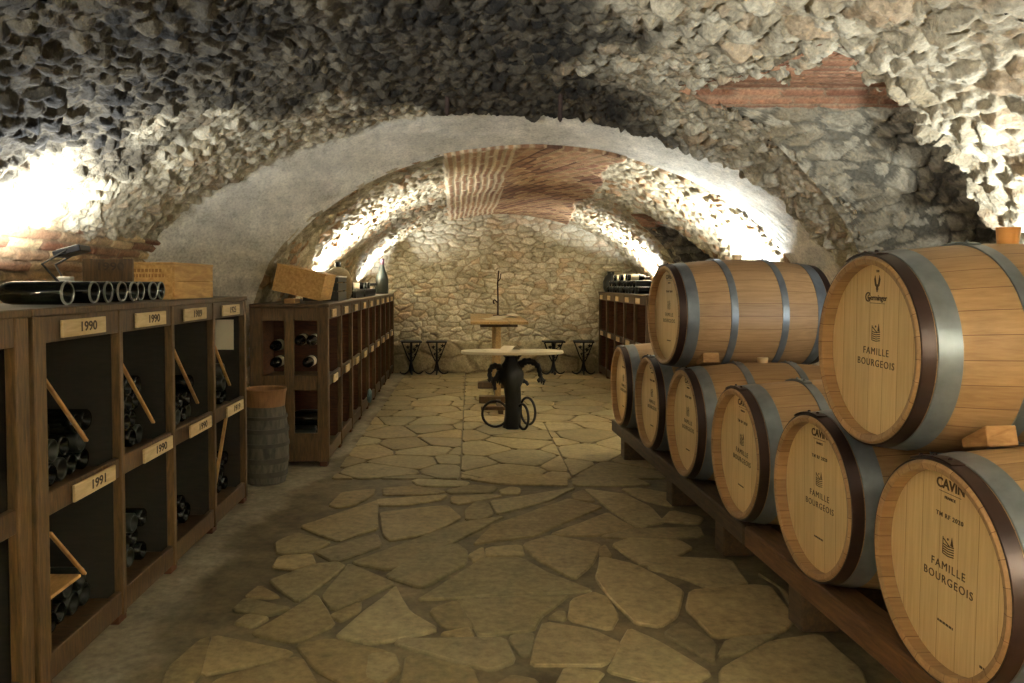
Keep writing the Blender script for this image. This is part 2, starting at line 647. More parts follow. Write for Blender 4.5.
def build_near():
    xi, zi, si, nx, nz = profile(NEAR, 860)
    for part, (y0, y1, ny) in enumerate(((YFRONT, 2.5, 240), (2.5, YA + 0.02, 380))):
        ys = np.linspace(y0, y1, ny)
        st = 3 if part == 0 else 1
        ix = np.arange(0, len(si), st)
        X, Z, S, NX, NZ = [np.broadcast_to(q[ix][None, :], (ny, len(ix))) for q in (xi, zi, si, nx, nz)]
        Y = np.broadcast_to(ys[:, None], X.shape)
        fine = rubble(Y, S, 0.105, 0.085, 11, 0.046)
        coarse = rubble(Y, S, 0.150, 0.115, 12, 0.060)
        wr = X > 0.9 + (fbm(Y / 0.3, S / 0.3, 19, 3) - 0.5) * 0.8
        d, e, r1, r2, r3 = [np.where(wr, q, p) for p, q in zip(fine, coarse)]
        big = (fbm(Y / 0.6, S / 0.6, 5, 3) - 0.5) * 0.10
        d = d + big
        # colours
        dark_zone = sstep(-0.45, 0.45, (4.25 + (X + 1.54)) - Y + (fbm(Y / 0.3, S / 0.3, 91, 4) - 0.5) * 1.6)  # darker stone tones over the upper left and the crown
        dark_zone *= sstep(-0.5, 0.35, (0.55 + 0.3 * (Y - 3.1)) - X + (fbm(Y / 0.3, S / 0.3, 95, 4) - 0.5) * 1.4)
        dark_zone *= sstep(1.35, 1.9, Z + (fbm(Y / 0.4, S / 0.4, 97, 3) - 0.5) * 0.5)
        tone = np.clip(r2 * 0.8 + (fbm(Y / 0.25, S / 0.25, 33, 4) - 0.35) * 0.7, 0, 1)
        c = lerp3(LIME_A, LIME_B, tone)
        c = c * (1 - 0.28 * ((r3 > 0.82)[..., None]) * np.array([0.3, 0.7, 1.0]))
        cs = lerp3(DARK_A, DARK_B, np.clip(tone * 1.1 - 0.1, 0, 1))
        c = c * (1 - dark_zone[..., None]) + cs * dark_zone[..., None]
        mort = (1 - sstep(0.02, 0.10, e))[..., None]
        c = c * (1 - mort * 0.45) + (MORT * (1 - 0.7 * dark_zone[..., None])) * mort * 0.45
        # long flat bricks low on the left side
        low = (X < 0) & (Z < 1.62 + (fbm(Y / 0.3, S * 0, 41, 3) - 0.5) * 0.14)
        eb, b1, b2 = bricks(Y, S + 0.02 * (fbm(Y / 0.2, S / 0.2, 44, 2) - 0.5), 0.30, 0.062, 21)
        db = 0.03 * sstep(0.0, 0.012, eb) * (0.5 + 0.7 * b1) + 0.012 * (fbm(Y / 0.04, S / 0.04, 46, 3) - 0.5)
        cb = lerp3(BRICK_A * 1.1, np.array(lin((214, 186, 140))), np.clip(b2 * 1.1, 0, 1))
        mb = (1 - sstep(0.004, 0.012, eb))[..., None]
        cb = cb * (1 - mb * 0.6) + MORT * mb * 0.6
        d = np.where(low, db, d)
        c = np.where(low[..., None], cb, c)
        V = np.stack([X + NX * d, Y, Z + NZ * d], -1)
        hole = (X > 0.6) & in_poly(Y + (fbm(Y / 0.10, S / 0.10, 71, 3) - 0.5) * 0.22, Z + (fbm(Y / 0.09, S / 0.09, 72, 2) - 0.5) * 0.07, LUN_NEAR)
        hc = hole[:-1, :-1] & hole[1:, 1:] & hole[1:, :-1] & hole[:-1, 1:]
        kR = int(np.searchsorted(S[0], NEAR['h0']))
        kL = int(np.searchsorted(S[0], S[0][-1] - NEAR['h0']))
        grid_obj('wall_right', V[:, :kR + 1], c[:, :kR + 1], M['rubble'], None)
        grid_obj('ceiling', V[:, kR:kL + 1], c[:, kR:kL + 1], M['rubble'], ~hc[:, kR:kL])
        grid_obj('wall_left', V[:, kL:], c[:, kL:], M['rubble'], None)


def xv(E, h):
    q = np.clip((np.asarray(h) - E['h0']) / E['b'], 0, 0.9999)
    return E['cx'] + E['a'] * np.sqrt(1 - q * q)


def build_lunette(E, poly, xend, brick_from, brick_to, seed, dark=1.0):
    P = np.array(poly)
    seg = np.concatenate([[0], np.cumsum(np.hypot(*np.diff(P, axis=0).T))])
    n = int(seg[-1] / 0.013)
    brick_from, brick_to = seg[brick_from] - 0.02, seg[brick_to]
    t = np.linspace(0, seg[-1], n)
    py, pz = np.interp(t, seg, P[:, 0]), np.interp(t, seg, P[:, 1])
    ty, tz = np.gradient(py, t), np.gradient(pz, t)
    L = np.hypot(ty, tz) + 1e-9
    ny, nz = tz / L, -ty / L                       # pointing into the opening
    m = 200
    ex = np.linspace(0, 1, m)
    pk = sstep(-0.10, 0.02, t - brick_from)
    x0 = xv(E, pz) - 0.075 * pk + 0.03 * (1 - pk)
    X = x0[:, None] + (xend - x0[:, None]) * ex[None, :]
    T = np.broadcast_to(t[:, None], X.shape)
    d, e, r1, r2, r3 = rubble(X, T, 0.21, 0.115, seed, 0.085, 0.5, 0.8)
    tone = np.clip(r2 * 0.7 + (fbm(X / 0.3, T / 0.3, seed + 3, 4) - 0.3) * 0.8, 0, 1)
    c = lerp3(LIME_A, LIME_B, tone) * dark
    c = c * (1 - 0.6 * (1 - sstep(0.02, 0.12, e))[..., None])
    bt = (T > brick_from) & (T < brick_to)
    eb, b1, b2 = bricks(X, T, 0.24, 0.062, seed + 9)
    cb = lerp3(BRICK_A, BRICK_B, b1)
    mb = (1 - sstep(0.003, 0.010, eb))[..., None]
    cb = cb * (1 - mb * 0.7) + MORT * mb * 0.7
    d = np.where(bt, 0.012 * sstep(0, 0.01, eb) * (0.4 + 0.8 * b2), d - 0.05)
    c = np.where(bt[..., None], cb, c)
    Y = py[:, None] + ny[:, None] * d
    Z = pz[:, None] + nz[:, None] * d
    grid_obj('wall_right', np.stack([X, Y, Z], -1), c, M['rubble'])
    # end of the recess
    ys = np.linspace(min(p[0] for p in poly) - 0.1, max(p[0] for p in poly) + 0.1, 110)
    zs = np.linspace(poly[0][1] - 0.05, max(p[1] for p in poly) + 0.1, 110)
    YY, ZZ = np.meshgrid(ys, zs, indexing='ij')
    d, e, r1, r2, r3 = rubble(YY, ZZ, 0.2, 0.12, seed + 30, 0.05)
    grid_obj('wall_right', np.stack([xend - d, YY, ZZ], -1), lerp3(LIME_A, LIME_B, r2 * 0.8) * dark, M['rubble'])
    # sill
    xs = np.linspace(E['cx'] + E['a'] - 0.06, xend, 30)
    ys = np.linspace(poly[0][0] - 0.1, poly[-1][0] + 0.1, 30)
    XX, YY = np.meshgrid(xs, ys, indexing='ij')
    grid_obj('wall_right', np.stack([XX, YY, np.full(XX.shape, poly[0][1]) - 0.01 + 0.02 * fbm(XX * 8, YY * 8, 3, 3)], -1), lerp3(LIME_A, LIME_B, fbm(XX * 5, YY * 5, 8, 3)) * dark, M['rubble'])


def build_plaster():
    n, m = 420, 90
    xa, za, sa, _, _ = profile(NEAR, n)
    xb, zb, sb, _, _ = profile(FAR, n)
    k = np.linspace(-0.02, 1, m)[:, None]
    kk = np.clip(k, 0, 1)
    X = xa[None] * (1 - kk) + xb[None] * kk
    Z = za[None] * (1 - kk) + zb[None] * kk
    Y = (YA + (YB - YA) * k) + np.zeros_like(X)
    S = np.broadcast_to(sa[None], X.shape)
    T = np.broadcast_to(k * 0.75, X.shape)
    dz = (fbm(S / 0.35, T / 0.35, 3, 4) - 0.5) * 0.035 + (fbm(S / 0.03, T / 0.03, 7, 3) - 0.5) * 0.006
    Y = Y - dz * 0.8
    X2 = X + dz * (NEAR['cx'] - X) / 3
    Z2 = Z - dz * 0.4
    tone = fbm(S / 0.25, T / 0.25, 13, 5)
    c = lerp3(np.array(lin((178, 171, 154))), np.array(lin((214, 207, 190))), np.clip(tone * 1.6 - 0.3, 0, 1))
    low_patch = sstep(0.5, 0.75, fbm(S / 0.18, T / 0.3, 17, 4))[..., None] * (1 - sstep(1.0, 2.1, Z))[..., None]  # patchily darker towards the bottom
    c = c * (1 - 0.35 * low_patch)
    grid_obj('trim_1', np.stack([X2, Y, Z2], -1), c, M['plaster'])


def build_far():
    xi, zi, si, nx, nz = profile(FAR, 680)
    ys = np.linspace(YB - 0.03, YEND + 0.05, 620)
    X, Z, S, NX, NZ = [np.broadcast_to(q[None, :], (len(ys), len(si))) for q in (xi, zi, si, nx, nz)]
    Y = np.broadcast_to(ys[:, None], X.shape)
    d, e, r1, r2, r3 = rubble(Y, S, 0.145, 0.10, 111, 0.034)
    d = d - 0.035 + (fbm(Y / 0.7, S / 0.7, 15, 3) - 0.4) * 0.06
    tone = np.clip(r2 * 0.8 + (fbm(Y / 0.3, S / 0.3, 133, 4) - 0.35) * 0.6, 0, 1)
    c = lerp3(np.array(lin((142, 127, 98))), np.array(lin((202, 190, 160))), tone)
    red = ((r3 > 0.84) & (Z < 2.3))[..., None]
    c = np.where(red, c * np.array([0.95, 0.72, 0.58]), c)
    mort = (1 - sstep(0.02, 0.10, e))[..., None]
    c = c * (1 - mort * 0.4) + MORT * mort * 0.4
    # brick crown
    wob = (fbm(Y / 0.5, S / 0.5, 141, 3) - 0.5) * 0.10
    inb = (X > -0.20 - 0.02 * (Y - 6) + wob * 0.2) & (X < 1.12 + 0.05 * (Y - 6) + wob * 2) & (Z > 1.5)
    left = X < 0.36
    s0 = S - (FAR['h0'] + 1.9)
    ang = np.where(left, 0.02, 0.27)
    U = Y * np.cos(ang) + s0 * np.sin(ang)
    W = -Y * np.sin(ang) + s0 * np.cos(ang) + wob * 0.45
    eb, b1, b2 = bricks(U, W, np.where(left, 0.60, 0.24), np.where(left, 0.068, 0.105), 77)
    jw = np.where(left, 0.021, 0.026)
    db = 0.010 + 0.012 * sstep(0.0, 0.012, eb) * (0.6 + 0.6 * b2)
    cb = lerp3(np.array(lin((138, 96, 72))), np.array(lin((188, 148, 108))), np.clip(0.2 + 0.6 * b1 + (fbm(Y / 0.5, S / 0.5, 55, 3) - 0.5) * 1.2, 0, 1))
    mb = (1 - sstep(jw * 0.5, jw, eb))[..., None]
    mc = np.where(left[..., None], np.array(lin((222, 204, 168))), np.where(((b2 > 0.5)[..., None]), np.array(lin((190, 160, 122))), np.array(lin((110, 80, 62)))))
    cb = cb * (1 - mb) + mc * mb
    d = np.where(inb, db, d)
    c = np.where(inb[..., None], cb, c)
    d = d.copy()
    d[0] = -0.30
    V = np.stack([X + NX * d, Y, Z + NZ * d], -1)
    hole = (X > 1.2) & in_poly(Y + (fbm(Y / 0.1, S / 0.1, 171, 2) - 0.5) * 0.10, Z + (fbm(Y / 0.1, S / 0.1, 172, 2) - 0.5) * 0.05, LUN_FAR)
    hc = hole[:-1, :-1] & hole[1:, 1:] & hole[1:, :-1] & hole[:-1, 1:]
    kR = int(np.searchsorted(S[0], FAR['h0']))
    kL = int(np.searchsorted(S[0], S[0][-1] - FAR['h0']))
    grid_obj('wall_right', V[:, :kR + 1], c[:, :kR + 1], M['rubble'])
    grid_obj('ceiling', V[:, kR:kL + 1], c[:, kR:kL + 1], M['rubble'], ~hc[:, kR:kL])
    grid_obj('wall_left', V[:, kL:], c[:, kL:], M['rubble'])


def build_back(name, yw, x0, x1, h1, nx, nz, sgn):
    xs = np.linspace(x0, x1, nx)
    zs = np.linspace(-0.03, h1, nz)
    X, Z = np.meshgrid(xs, zs, indexing='ij')
    wu = X + (fbm(X / 0.25, Z / 0.25, 250, 4) - 0.5) * 0.22
    wv = Z + (fbm(X / 0.25 + 9, Z / 0.25, 251, 4) - 0.5) * 0.10
    e, r1, r2, r3, du, dv = worley(wu / 0.165, wv / 0.078, 201, 0.9)
    eL, q1, q2, q3, _, _ = worley(wu / 0.52, wv / 0.26, 231, 0.6)
    low = sstep(0.50, 0.42, Z + (fbm(X / 0.4, Z * 0, 222, 3) - 0.5) * 0.12)
    d1 = 0.034 * sstep(0.0, 0.2, e) ** 0.8 * (0.45 + 0.7 * r1) + 0.02 * (fbm(X / 0.09, Z / 0.09, 264, 4) - 0.5)
    d2 = 0.03 + 0.035 * sstep(0.0, 0.10, eL) * (0.7 + 0.4 * q1)
    d = d1 * (1 - low) + d2 * low + 0.012 * (fbm(X / 0.05, Z / 0.05, 260, 3) - 0.5)
    tone = np.clip(r2 * 0.75 + (fbm(X / 0.4, Z / 0.4, 207, 4) - 0.4) * 0.7, 0, 1)
    c = lerp3(np.array(lin((172, 161, 134))), np.array(lin((218, 209, 184))), tone)
    pk = ((r3 > 0.80) & (fbm(X / 0.5, Z / 0.5, 212, 3) > 0.48))[..., None]
    c = np.where(pk, c * np.array([0.98, 0.86, 0.78]), c)
    mort = (1 - sstep(0.02, 0.10, e))[..., None]
    c = c * (1 - mort * 0.6) + np.array(lin((140, 116, 82))) * mort * 0.6
    cl = lerp3(np.array(lin((140, 126, 96))), np.array(lin((186, 172, 138))), np.clip(q2 * 0.6 + (fbm(X / 0.2, Z / 0.2, 217, 4) - 0.3) * 0.7, 0, 1))
    ml = (1 - sstep(0.02, 0.09, eL))[..., None]
    cl = cl * (1 - ml * 0.4) + np.array(lin((120, 104, 76))) * ml * 0.4
    c = c * (1 - low[..., None]) + cl * low[..., None]
    grid_obj(name, np.stack([X, yw - sgn * d, Z], -1), c, M['wallstone'])


# ------------------------------------------------------------------ floor
def chaikin(p, it=1):
    for _ in range(it):
        q = []
        for i in range(len(p)):
            a, b = p[i], p[(i + 1) % len(p)]
            q.append((a[0] * 0.87 + b[0] * 0.13, a[1] * 0.87 + b[1] * 0.13))
            q.append((a[0] * 0.13 + b[0] * 0.87, a[1] * 0.13 + b[1] * 0.87))
        p = q
    return p


STONES_A = [[(395, 240), (610, 168), (612, 245), (500, 282)], [(325, 285), (385, 258), (480, 285), (430, 310), (330, 318)],
            [(318, 355), (335, 325), (425, 318), (435, 345), (380, 362)], [(435, 312), (610, 262), (622, 295), (490, 340)],
            [(535, 342), (600, 320), (848, 228), (968, 212), (900, 248), (648, 362)], [(310, 390), (440, 345), (500, 340), (520, 350), (385, 452), (330, 410)],
            [(455, 440), (530, 345), (660, 400), (485, 475)], [(240, 435), (280, 405), (335, 435), (310, 440)],
            [(205, 475), (240, 442), (370, 470), (300, 488)], [(210, 510), (245, 487), (305, 495), (260, 520)],
            [(255, 540), (440, 430), (490, 515), (380, 564)], [(475, 490), (565, 450), (560, 475), (510, 505)],
            [(663, 408), (700, 480), (783, 528), (600, 568), (495, 548)], [(120, 655), (150, 545), (370, 590), (350, 608)],
            [(170, 665), (395, 605), (440, 683), (430, 720), (100, 720)], [(380, 570), (480, 555), (640, 590), (678, 640), (620, 683), (530, 690), (440, 640)],
            [(475, 180), (510, 145), (605, 135), (600, 150), (545, 180), (500, 188)], [(610, 165), (808, 152), (790, 165), (690, 180), (615, 182)],
            [(20, 640), (110, 560), (140, 550), (112, 650), (60, 720), (0, 720)]]
STONES_B = [[(0, 202), (190, 182), (228, 215), (140, 260), (30, 280), (10, 265)], [(15, 380), (120, 310), (215, 288), (245, 310), (240, 345), (120, 412)],
            [(240, 195), (270, 170), (305, 175), (318, 205), (280, 222), (240, 220)], [(310, 170), (550, 132), (480, 165), (330, 205)],
            [(262, 290), (320, 235), (530, 162), (625, 185), (490, 240), (440, 265)], [(480, 262), (640, 202), (715, 245), (600, 265), (520, 265)],
            [(400, 290), (480, 265), (620, 290), (595, 345), (545, 388), (440, 330)], [(105, 445), (290, 328), (400, 328), (470, 370), (600, 420), (320, 430)],
            [(220, 442), (530, 432), (450, 490), (430, 530), (280, 545)], [(140, 475), (215, 448), (262, 525), (180, 522)],
            [(45, 570), (60, 555), (350, 552), (378, 615), (310, 642)], [(425, 628), (460, 508), (600, 532), (680, 570), (630, 628)],
            [(530, 500), (540, 445), (600, 425), (640, 440), (668, 490), (650, 528)], [(60, 683), (75, 602), (260, 637), (290, 720), (50, 720)],
            [(-30, 597), (40, 594), (55, 640), (0, 683), (-40, 660)], [(575, 135), (690, 150), (760, 185), (800, 228), (720, 243), (645, 190)],
            [(540, 150), (570, 138), (605, 170), (545, 165)], [(618, 325), (718, 348), (850, 420), (833, 490), (788, 520), (718, 510), (648, 440), (608, 385)],
            [(640, 645), (700, 525), (780, 560), (930, 650), (880, 680), (760, 675)], [(500, 683), (520, 637), (630, 650), (600, 683), (560, 720), (490, 720)],
            [(330, 683), (370, 657), (440, 670), (435, 720), (320, 720)], [(365, 560), (370, 547), (435, 540), (422, 600), (395, 600)],
            [(475, 495), (500, 478), (520, 480), (522, 500)], [(300, 300), (396, 292), (404, 322), (300, 322)],
            [(250, 320), (290, 298), (292, 325), (265, 340)], [(170, 540), (250, 524), (260, 545), (230, 550)],
            [(200, 157), (310, 149), (345, 155), (290, 165), (225, 178), (200, 172)], [(335, 140), (370, 130), (395, 135), (390, 150), (345, 150)],
            [(185, 140), (260, 124), (330, 130), (310, 146), (200, 148)], [(10, 132), (100, 127), (185, 142), (150, 150), (10, 153)],
            [(90, 112), (110, 107), (250, 115), (240, 128), (110, 126)], [(250, 108), (440, 94), (525, 102), (525, 126), (330, 120)],
            [(540, 105), (700, 97), (760, 123), (620, 128), (545, 125)]]
STONES_C = [[(35, 290), (85, 272), (225, 280), (260, 300), (170, 345), (120, 350)], [(130, 355), (180, 325), (370, 335), (415, 400), (310, 415), (240, 385)],
            [(245, 470), (255, 420), (430, 405), (480, 410), (545, 500), (510, 535), (320, 550)], [(180, 540), (230, 505), (325, 565), (320, 625)],
            [(330, 605), (360, 557), (500, 542), (470, 560), (395, 600)], [(340, 640), (480, 562), (620, 542), (731, 640), (760, 720), (340, 720)],
            [(0, 300), (15, 292), (35, 325), (0, 325)], [(0, 268), (90, 247), (280, 242), (290, 268), (200, 274), (50, 272)],
            [(60, 135), (110, 132), (210, 150), (205, 185), (120, 165)], [(200, 195), (290, 215), (275, 233), (170, 225)],
            [(440, 370), (520, 420), (560, 500), (500, 405)]]


def build_floor():
    bm = new()
    cl = bm.verts.layers.float_color.new('Col')
    rs = random.Random(3)

    def slab(poly, z, col, th=0.03, bev=0.008, shrink=0.0):
        cx = sum(p[0] for p in poly) / len(poly)
        cy = sum(p[1] for p in poly) / len(poly)
        lo, hi = [], []
        for x, y in poly:
            dx, dy = cx - x, cy - y
            L = math.hypot(dx, dy) + 1e-6
            s0, s1 = min(shrink / L, 0.3), min((shrink + bev) / L, 0.4)
            a = bm.verts.new((x + dx * s0, y + dy * s0, z - th))
            b0 = bm.verts.new((x + dx * s0, y + dy * s0, z - bev * 0.7))
            b = bm.verts.new((x + dx * s1, y + dy * s1, z))
            for v, f in ((a, 0.5), (b0, 0.75), (b, 1.0)):
                v[cl] = (col[0] * f, col[1] * f, col[2] * f, 1)
            lo.append((a, b0))
            hi.append(b)
        n = len(poly)
        for i in range(n):
            j = (i + 1) % n
            bm.faces.new((lo[i][0], lo[j][0], lo[j][1], lo[i][1]))
            bm.faces.new((lo[i][1], lo[j][1], hi[j], hi[i]))
        f = bm.faces.new(hi)
        f.normal_update()

    def tone():
        t = rs.random()
        a, b = lin((128, 115, 82)), lin((164, 148, 110))
        w = rs.uniform(0.95, 1.06)
        if rs.random() < 0.15:
            a, b = lin((126, 114, 86)), lin((146, 134, 102))
        return (min(1, (a[0] + (b[0] - a[0]) * t) * w), a[1] + (b[1] - a[1]) * t, (a[2] + (b[2] - a[2]) * t) / w)

    for ox, lst in ((160, STONES_A), (380, STONES_B), (600, STONES_C)):
        for poly in lst:
            P = [G(ox + x / 2.8115, 440 + y / 2.8115) for x, y in poly]
            P = [(p.x, p.y) for p in P]
            ar = sum(P[i][0] * P[(i + 1) % len(P)][1] - P[(i + 1) % len(P)][0] * P[i][1] for i in range(len(P)))
            if ar < 0:
                P = P[::-1]
            # wobble the long edges a little
            Q = []
            for i in range(len(P)):
                a, b = P[i], P[(i + 1) % len(P)]
                L = math.hypot(b[0] - a[0], b[1] - a[1])
                k = max(1, int(L / 0.12))
                for q in range(k):
                    t = q / k
                    w = 0.006 if q else 0.0
                    Q.append((a[0] + (b[0] - a[0]) * t + rs.uniform(-w, w), a[1] + (b[1] - a[1]) * t + rs.uniform(-w, w)))
            slab(chaikin(Q), rs.uniform(-0.003, 0.0), tone(), shrink=-0.009)

    # the rest of the paving: irregular cells, with rows of long slabs down the middle
    def clip(poly, nx, ny, c):
        out = []
        for i in range(len(poly)):
            a, b = poly[i], poly[(i + 1) % len(poly)]
            da, db = a[0] * nx + a[1] * ny - c, b[0] * nx + b[1] * ny - c
            if da <= 0:
                out.append(a)
            if (da < 0 < db) or (db < 0 < da):
                t = da / (da - db)
                out.append((a[0] + (b[0] - a[0]) * t, a[1] + (b[1] - a[1]) * t))
        return out

    def field(x0, x1, y0, y1, su, sv, jit):
        seeds = []
        ny_, nx_ = max(1, round((y1 - y0) / sv)), max(1, round((x1 - x0) / su))
        for j in range(-1, ny_ + 1):
            for i in range(-1, nx_ + 1):
                seeds.append((x0 + (i + 0.5 + 0.5 * (j % 2) + rs.uniform(-jit, jit)) * (x1 - x0) / nx_, y0 + (j + 0.5 + rs.uniform(-jit, jit)) * (y1 - y0) / ny_))
        for s in seeds:
            poly = [(x0, y0), (x1, y0), (x1, y1), (x0, y1)]
            for t in seeds:
                if t is s or abs(t[0] - s[0]) > su * 3 or abs(t[1] - s[1]) > sv * 3:
                    continue
                nx2, ny2 = t[0] - s[0], t[1] - s[1]
                poly = clip(poly, nx2, ny2, nx2 * (t[0] + s[0]) / 2 + ny2 * (t[1] + s[1]) / 2)
                if len(poly) < 3:
                    break
            if len(poly) >= 3:
                ar = abs(sum(poly[i][0] * poly[(i + 1) % len(poly)][1] - poly[(i + 1) % len(poly)][0] * poly[i][1] for i in range(len(poly)))) / 2
                if ar > 0.008:
                    slab(chaikin(poly), rs.uniform(-0.003, 0), tone(), shrink=0.006)

    yj = G(500, 478).y
    xl, xr = G(462, 440).x, G(553, 440).x
    field(-0.95, xl, yj, 11.72, 0.46, 0.36, 0.38)
    field(xl, xr, yj, 7.55, 0.75, 0.27, 0.22)
    field(xr, 1.35, yj, 7.55, 0.5, 0.34, 0.36)
    field(xl, 2.3, 7.55, 11.72, 0.52, 0.36, 0.38)
    field(-0.9, 1.2, 0.6, 2.5, 0.5, 0.42, 0.36)
    # mortar bed beneath everything and old screed along the left side
    gx = np.arange(-2.7, 3.02, 0.03)
    gy = np.arange(YFRONT - 0.1, YEND + 0.13, 0.03)
    GX, GY = np.meshgrid(gx, gy, indexing='ij')
    edge = [(60, 760), (128, 683), (196, 590), (262, 520), (318, 478), (330, 468)]
    ex = [G(x, y).x for x, y in edge] + [-0.95, -0.95]
    ey = [G(x, y).y for x, y in edge] + [6.2, 12]
    lim = np.interp(GY, ey, ex) + (fbm(GX / 0.25, GY / 0.25, 401, 4) - 0.5) * 0.30
    scr = sstep(0.05, -0.05, GX - lim)
    patch = fbm(GX / 0.35, GY / 0.35, 405, 5)
    ccol = lerp3(np.array(lin((116, 108, 89))), np.array(lin((162, 153, 131))), np.clip(patch * 1.8 - 0.45, 0, 1))
    mcol = lerp3(np.array(lin((84, 74, 54))), np.array(lin((124, 111, 84))), np.clip(fbm(GX / 0.12, GY / 0.12, 407, 4) * 1.6 - 0.3, 0, 1))
    cc = mcol * (1 - scr[..., None]) + ccol * scr[..., None]
    GZ = -0.013 + 0.008 * scr + (fbm(GX / 0.15, GY / 0.15, 409, 4) - 0.5) * 0.006
    vv = [[bm.verts.new((GX[a, c], GY[a, c], GZ[a, c])) for c in range(len(gy))] for a in range(len(gx))]
    for a in range(len(gx)):
        for c in range(len(gy)):
            vv[a][c][cl] = (*cc[a, c], 1)
    for a in range(len(gx) - 1):
        for c in range(len(gy) - 1):
            bm.faces.new((vv[a][c], vv[a + 1][c], vv[a + 1][c + 1], vv[a][c + 1]))
    o = obj('floor', bm, M['flag'])
    tag(o, kind='structure')


build_near()
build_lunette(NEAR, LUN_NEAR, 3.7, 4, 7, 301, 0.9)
build_plaster()
build_far()
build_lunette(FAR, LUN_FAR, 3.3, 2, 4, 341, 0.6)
build_back('wall_back', YEND, -1.85, 2.8, 2.50, 400, 220, 1)
build_back('wall_front', YFRONT, -2.6, 2.9, 2.60, 120, 70, -1)
build_floor()


# ------------------------------------------------------------------ lamps
def flood(loc, yaw, tilt, power, label, size=(0.10, 0.07), col=(0.90, 0.96, 1.0), group=None, box_base=False, spread=180, hh=0.13, reach=0.03):
    """small LED flood on a stirrup; yaw about z, tilt of the beam above the horizon (deg)"""
    r = thing('floodlight', label, 'lamp', loc, math.radians(yaw), group)
    rot = Matrix.Rotation(math.radians(tilt), 3, 'X')       # beam is +Y when tilt = 0
    b = new()
    box(b, (0, 0, 0), (size[0] + 0.03, 0.03, size[1] + 0.03), 0.004)
    h = obj('lamp_head', b, M['lamp_body'], r)
    h.location = (0, 0, hh)
    h.rotation_euler = (math.radians(tilt), 0, 0)
    b = new()
    box(b, (0, 0.0165, 0), (size[0], 0.003, size[1]), 0.001)
    obj('lens', b, M['lens'], h)
    b = new()
    for s in (-1, 1):
        tube(b, [(s * (size[0] / 2 + 0.022), 0, hh), (s * (size[0] / 2 + 0.022), -reach, hh - 0.06), (s * 0.03, -0.03, 0.06)], 0.006, 6)
    tube(b, [(-0.03, -0.03, 0.06), (0.03, -0.03, 0.06)], 0.005, 6)
    obj('bracket', b, M['lamp_body'], r)
    b = new()
    bx(b, -0.03, 0.03, -0.06, 0.0, 0.0, 0.11 if box_base else 0.065, 0.004)
    obj('junction_box', b, M['white'], r)
    li = bpy.data.lights.new('floodlight_beam', 'AREA')
    li.shape = 'RECTANGLE'
    li.size, li.size_y = size
    li.energy = power
    li.color = col
    li.spread = math.radians(spread)
    lo = bpy.data.objects.new('floodlight_beam', li)
    COL.objects.link(lo)
    lo.parent = h
    lo.location = (0, 0.022, 0)
    lo.rotation_euler = (PI / 2, 0, 0)       # area light shines along -Z -> +Y
    return r


# ------------------------------------------------------------------ bottles
def bottle_profile(kind):
    if kind == 'burgundy':
        return [(0.0, 0.030), (0.016, 0.024), (0.031, 0.006), (0.0365, 0.0), (0.0425, 0.006), (0.0425, 0.15), (0.040, 0.175), (0.033, 0.205), (0.022, 0.235), (0.0155, 0.26), (0.0145, 0.285), (0.0165, 0.287), (0.0165, 0.297), (0.013, 0.299), (0.0, 0.299)]
    return [(0.0, 0.028), (0.016, 0.022), (0.029, 0.005), (0.034, 0.0), (0.040, 0.006), (0.040, 0.19), (0.036, 0.215), (0.022, 0.235), (0.0155, 0.25), (0.0145, 0.29), (0.0165, 0.292), (0.0165, 0.302), (0.013, 0.304), (0.0, 0.304)]


def bottle_mesh(name, kind, mat, segs=20):
    """lying bottle: base at the origin, neck towards -X (a punt is hollowed into the base)"""
    b = new()
    prof = [(r, -t) for r, t in bottle_profile(kind)]
    lathe(b, prof, segs, 'X')
    me = bpy.data.meshes.new(name)
    b.to_mesh(me)
    b.free()
    me.materials.append(mat)
    for p in me.polygons:
        p.use_smooth = True
    return me


BM_DARK = bottle_mesh('bottle_glass', 'bordeaux', M['glass'], 18)
BM_DUSTY = bottle_mesh('bottle_glass_dusty', 'burgundy', M['dusty'], 18)


def capsule_mesh():
    b = new()
    lathe(b, [(0.0172, -0.245), (0.0160, -0.262), (0.0158, -0.288), (0.0178, -0.29), (0.0178, -0.303), (0.0, -0.3055)], 16, 'X')
    return b


def base_ring_mesh():
    b = new()
    lathe(b, [(0.0405, -0.006), (0.0412, -0.0035), (0.0385, 0.0012), (0.0358, 0.0012), (0.0345, -0.001), (0.0348, -0.004)], 24, 'X')
    return b


def label_sleeve():
    b = new()
    lathe(b, [(0.0408, -0.05), (0.0408, -0.15)], 24, 'X')
    return b


def full_bottle(label, group, capsule=True, sleeve=False):
    o = bpy.data.objects.new('wine_bottle', BM_DARK)
    COL.objects.link(o)
    tag(o, label, 'bottle', group)
    if capsule:
        obj('capsule', capsule_mesh(), M['capsule'], o, 40)
    obj('base_rim', base_ring_mesh(), M['rim_glint'], o, 60)
    if sleeve:
        obj('paper_label', label_sleeve(), M['paper'], o, 60)
    return o


def bin_bottle(me, loc, rz, label, group, tilt=0.0):
    o = bpy.data.objects.new('wine_bottle', me)
    COL.objects.link(o)
    o.location = loc
    o.rotation_euler = (random.uniform(0, 6), tilt, rz)
    tag(o, label, 'bottle', group)
    return o


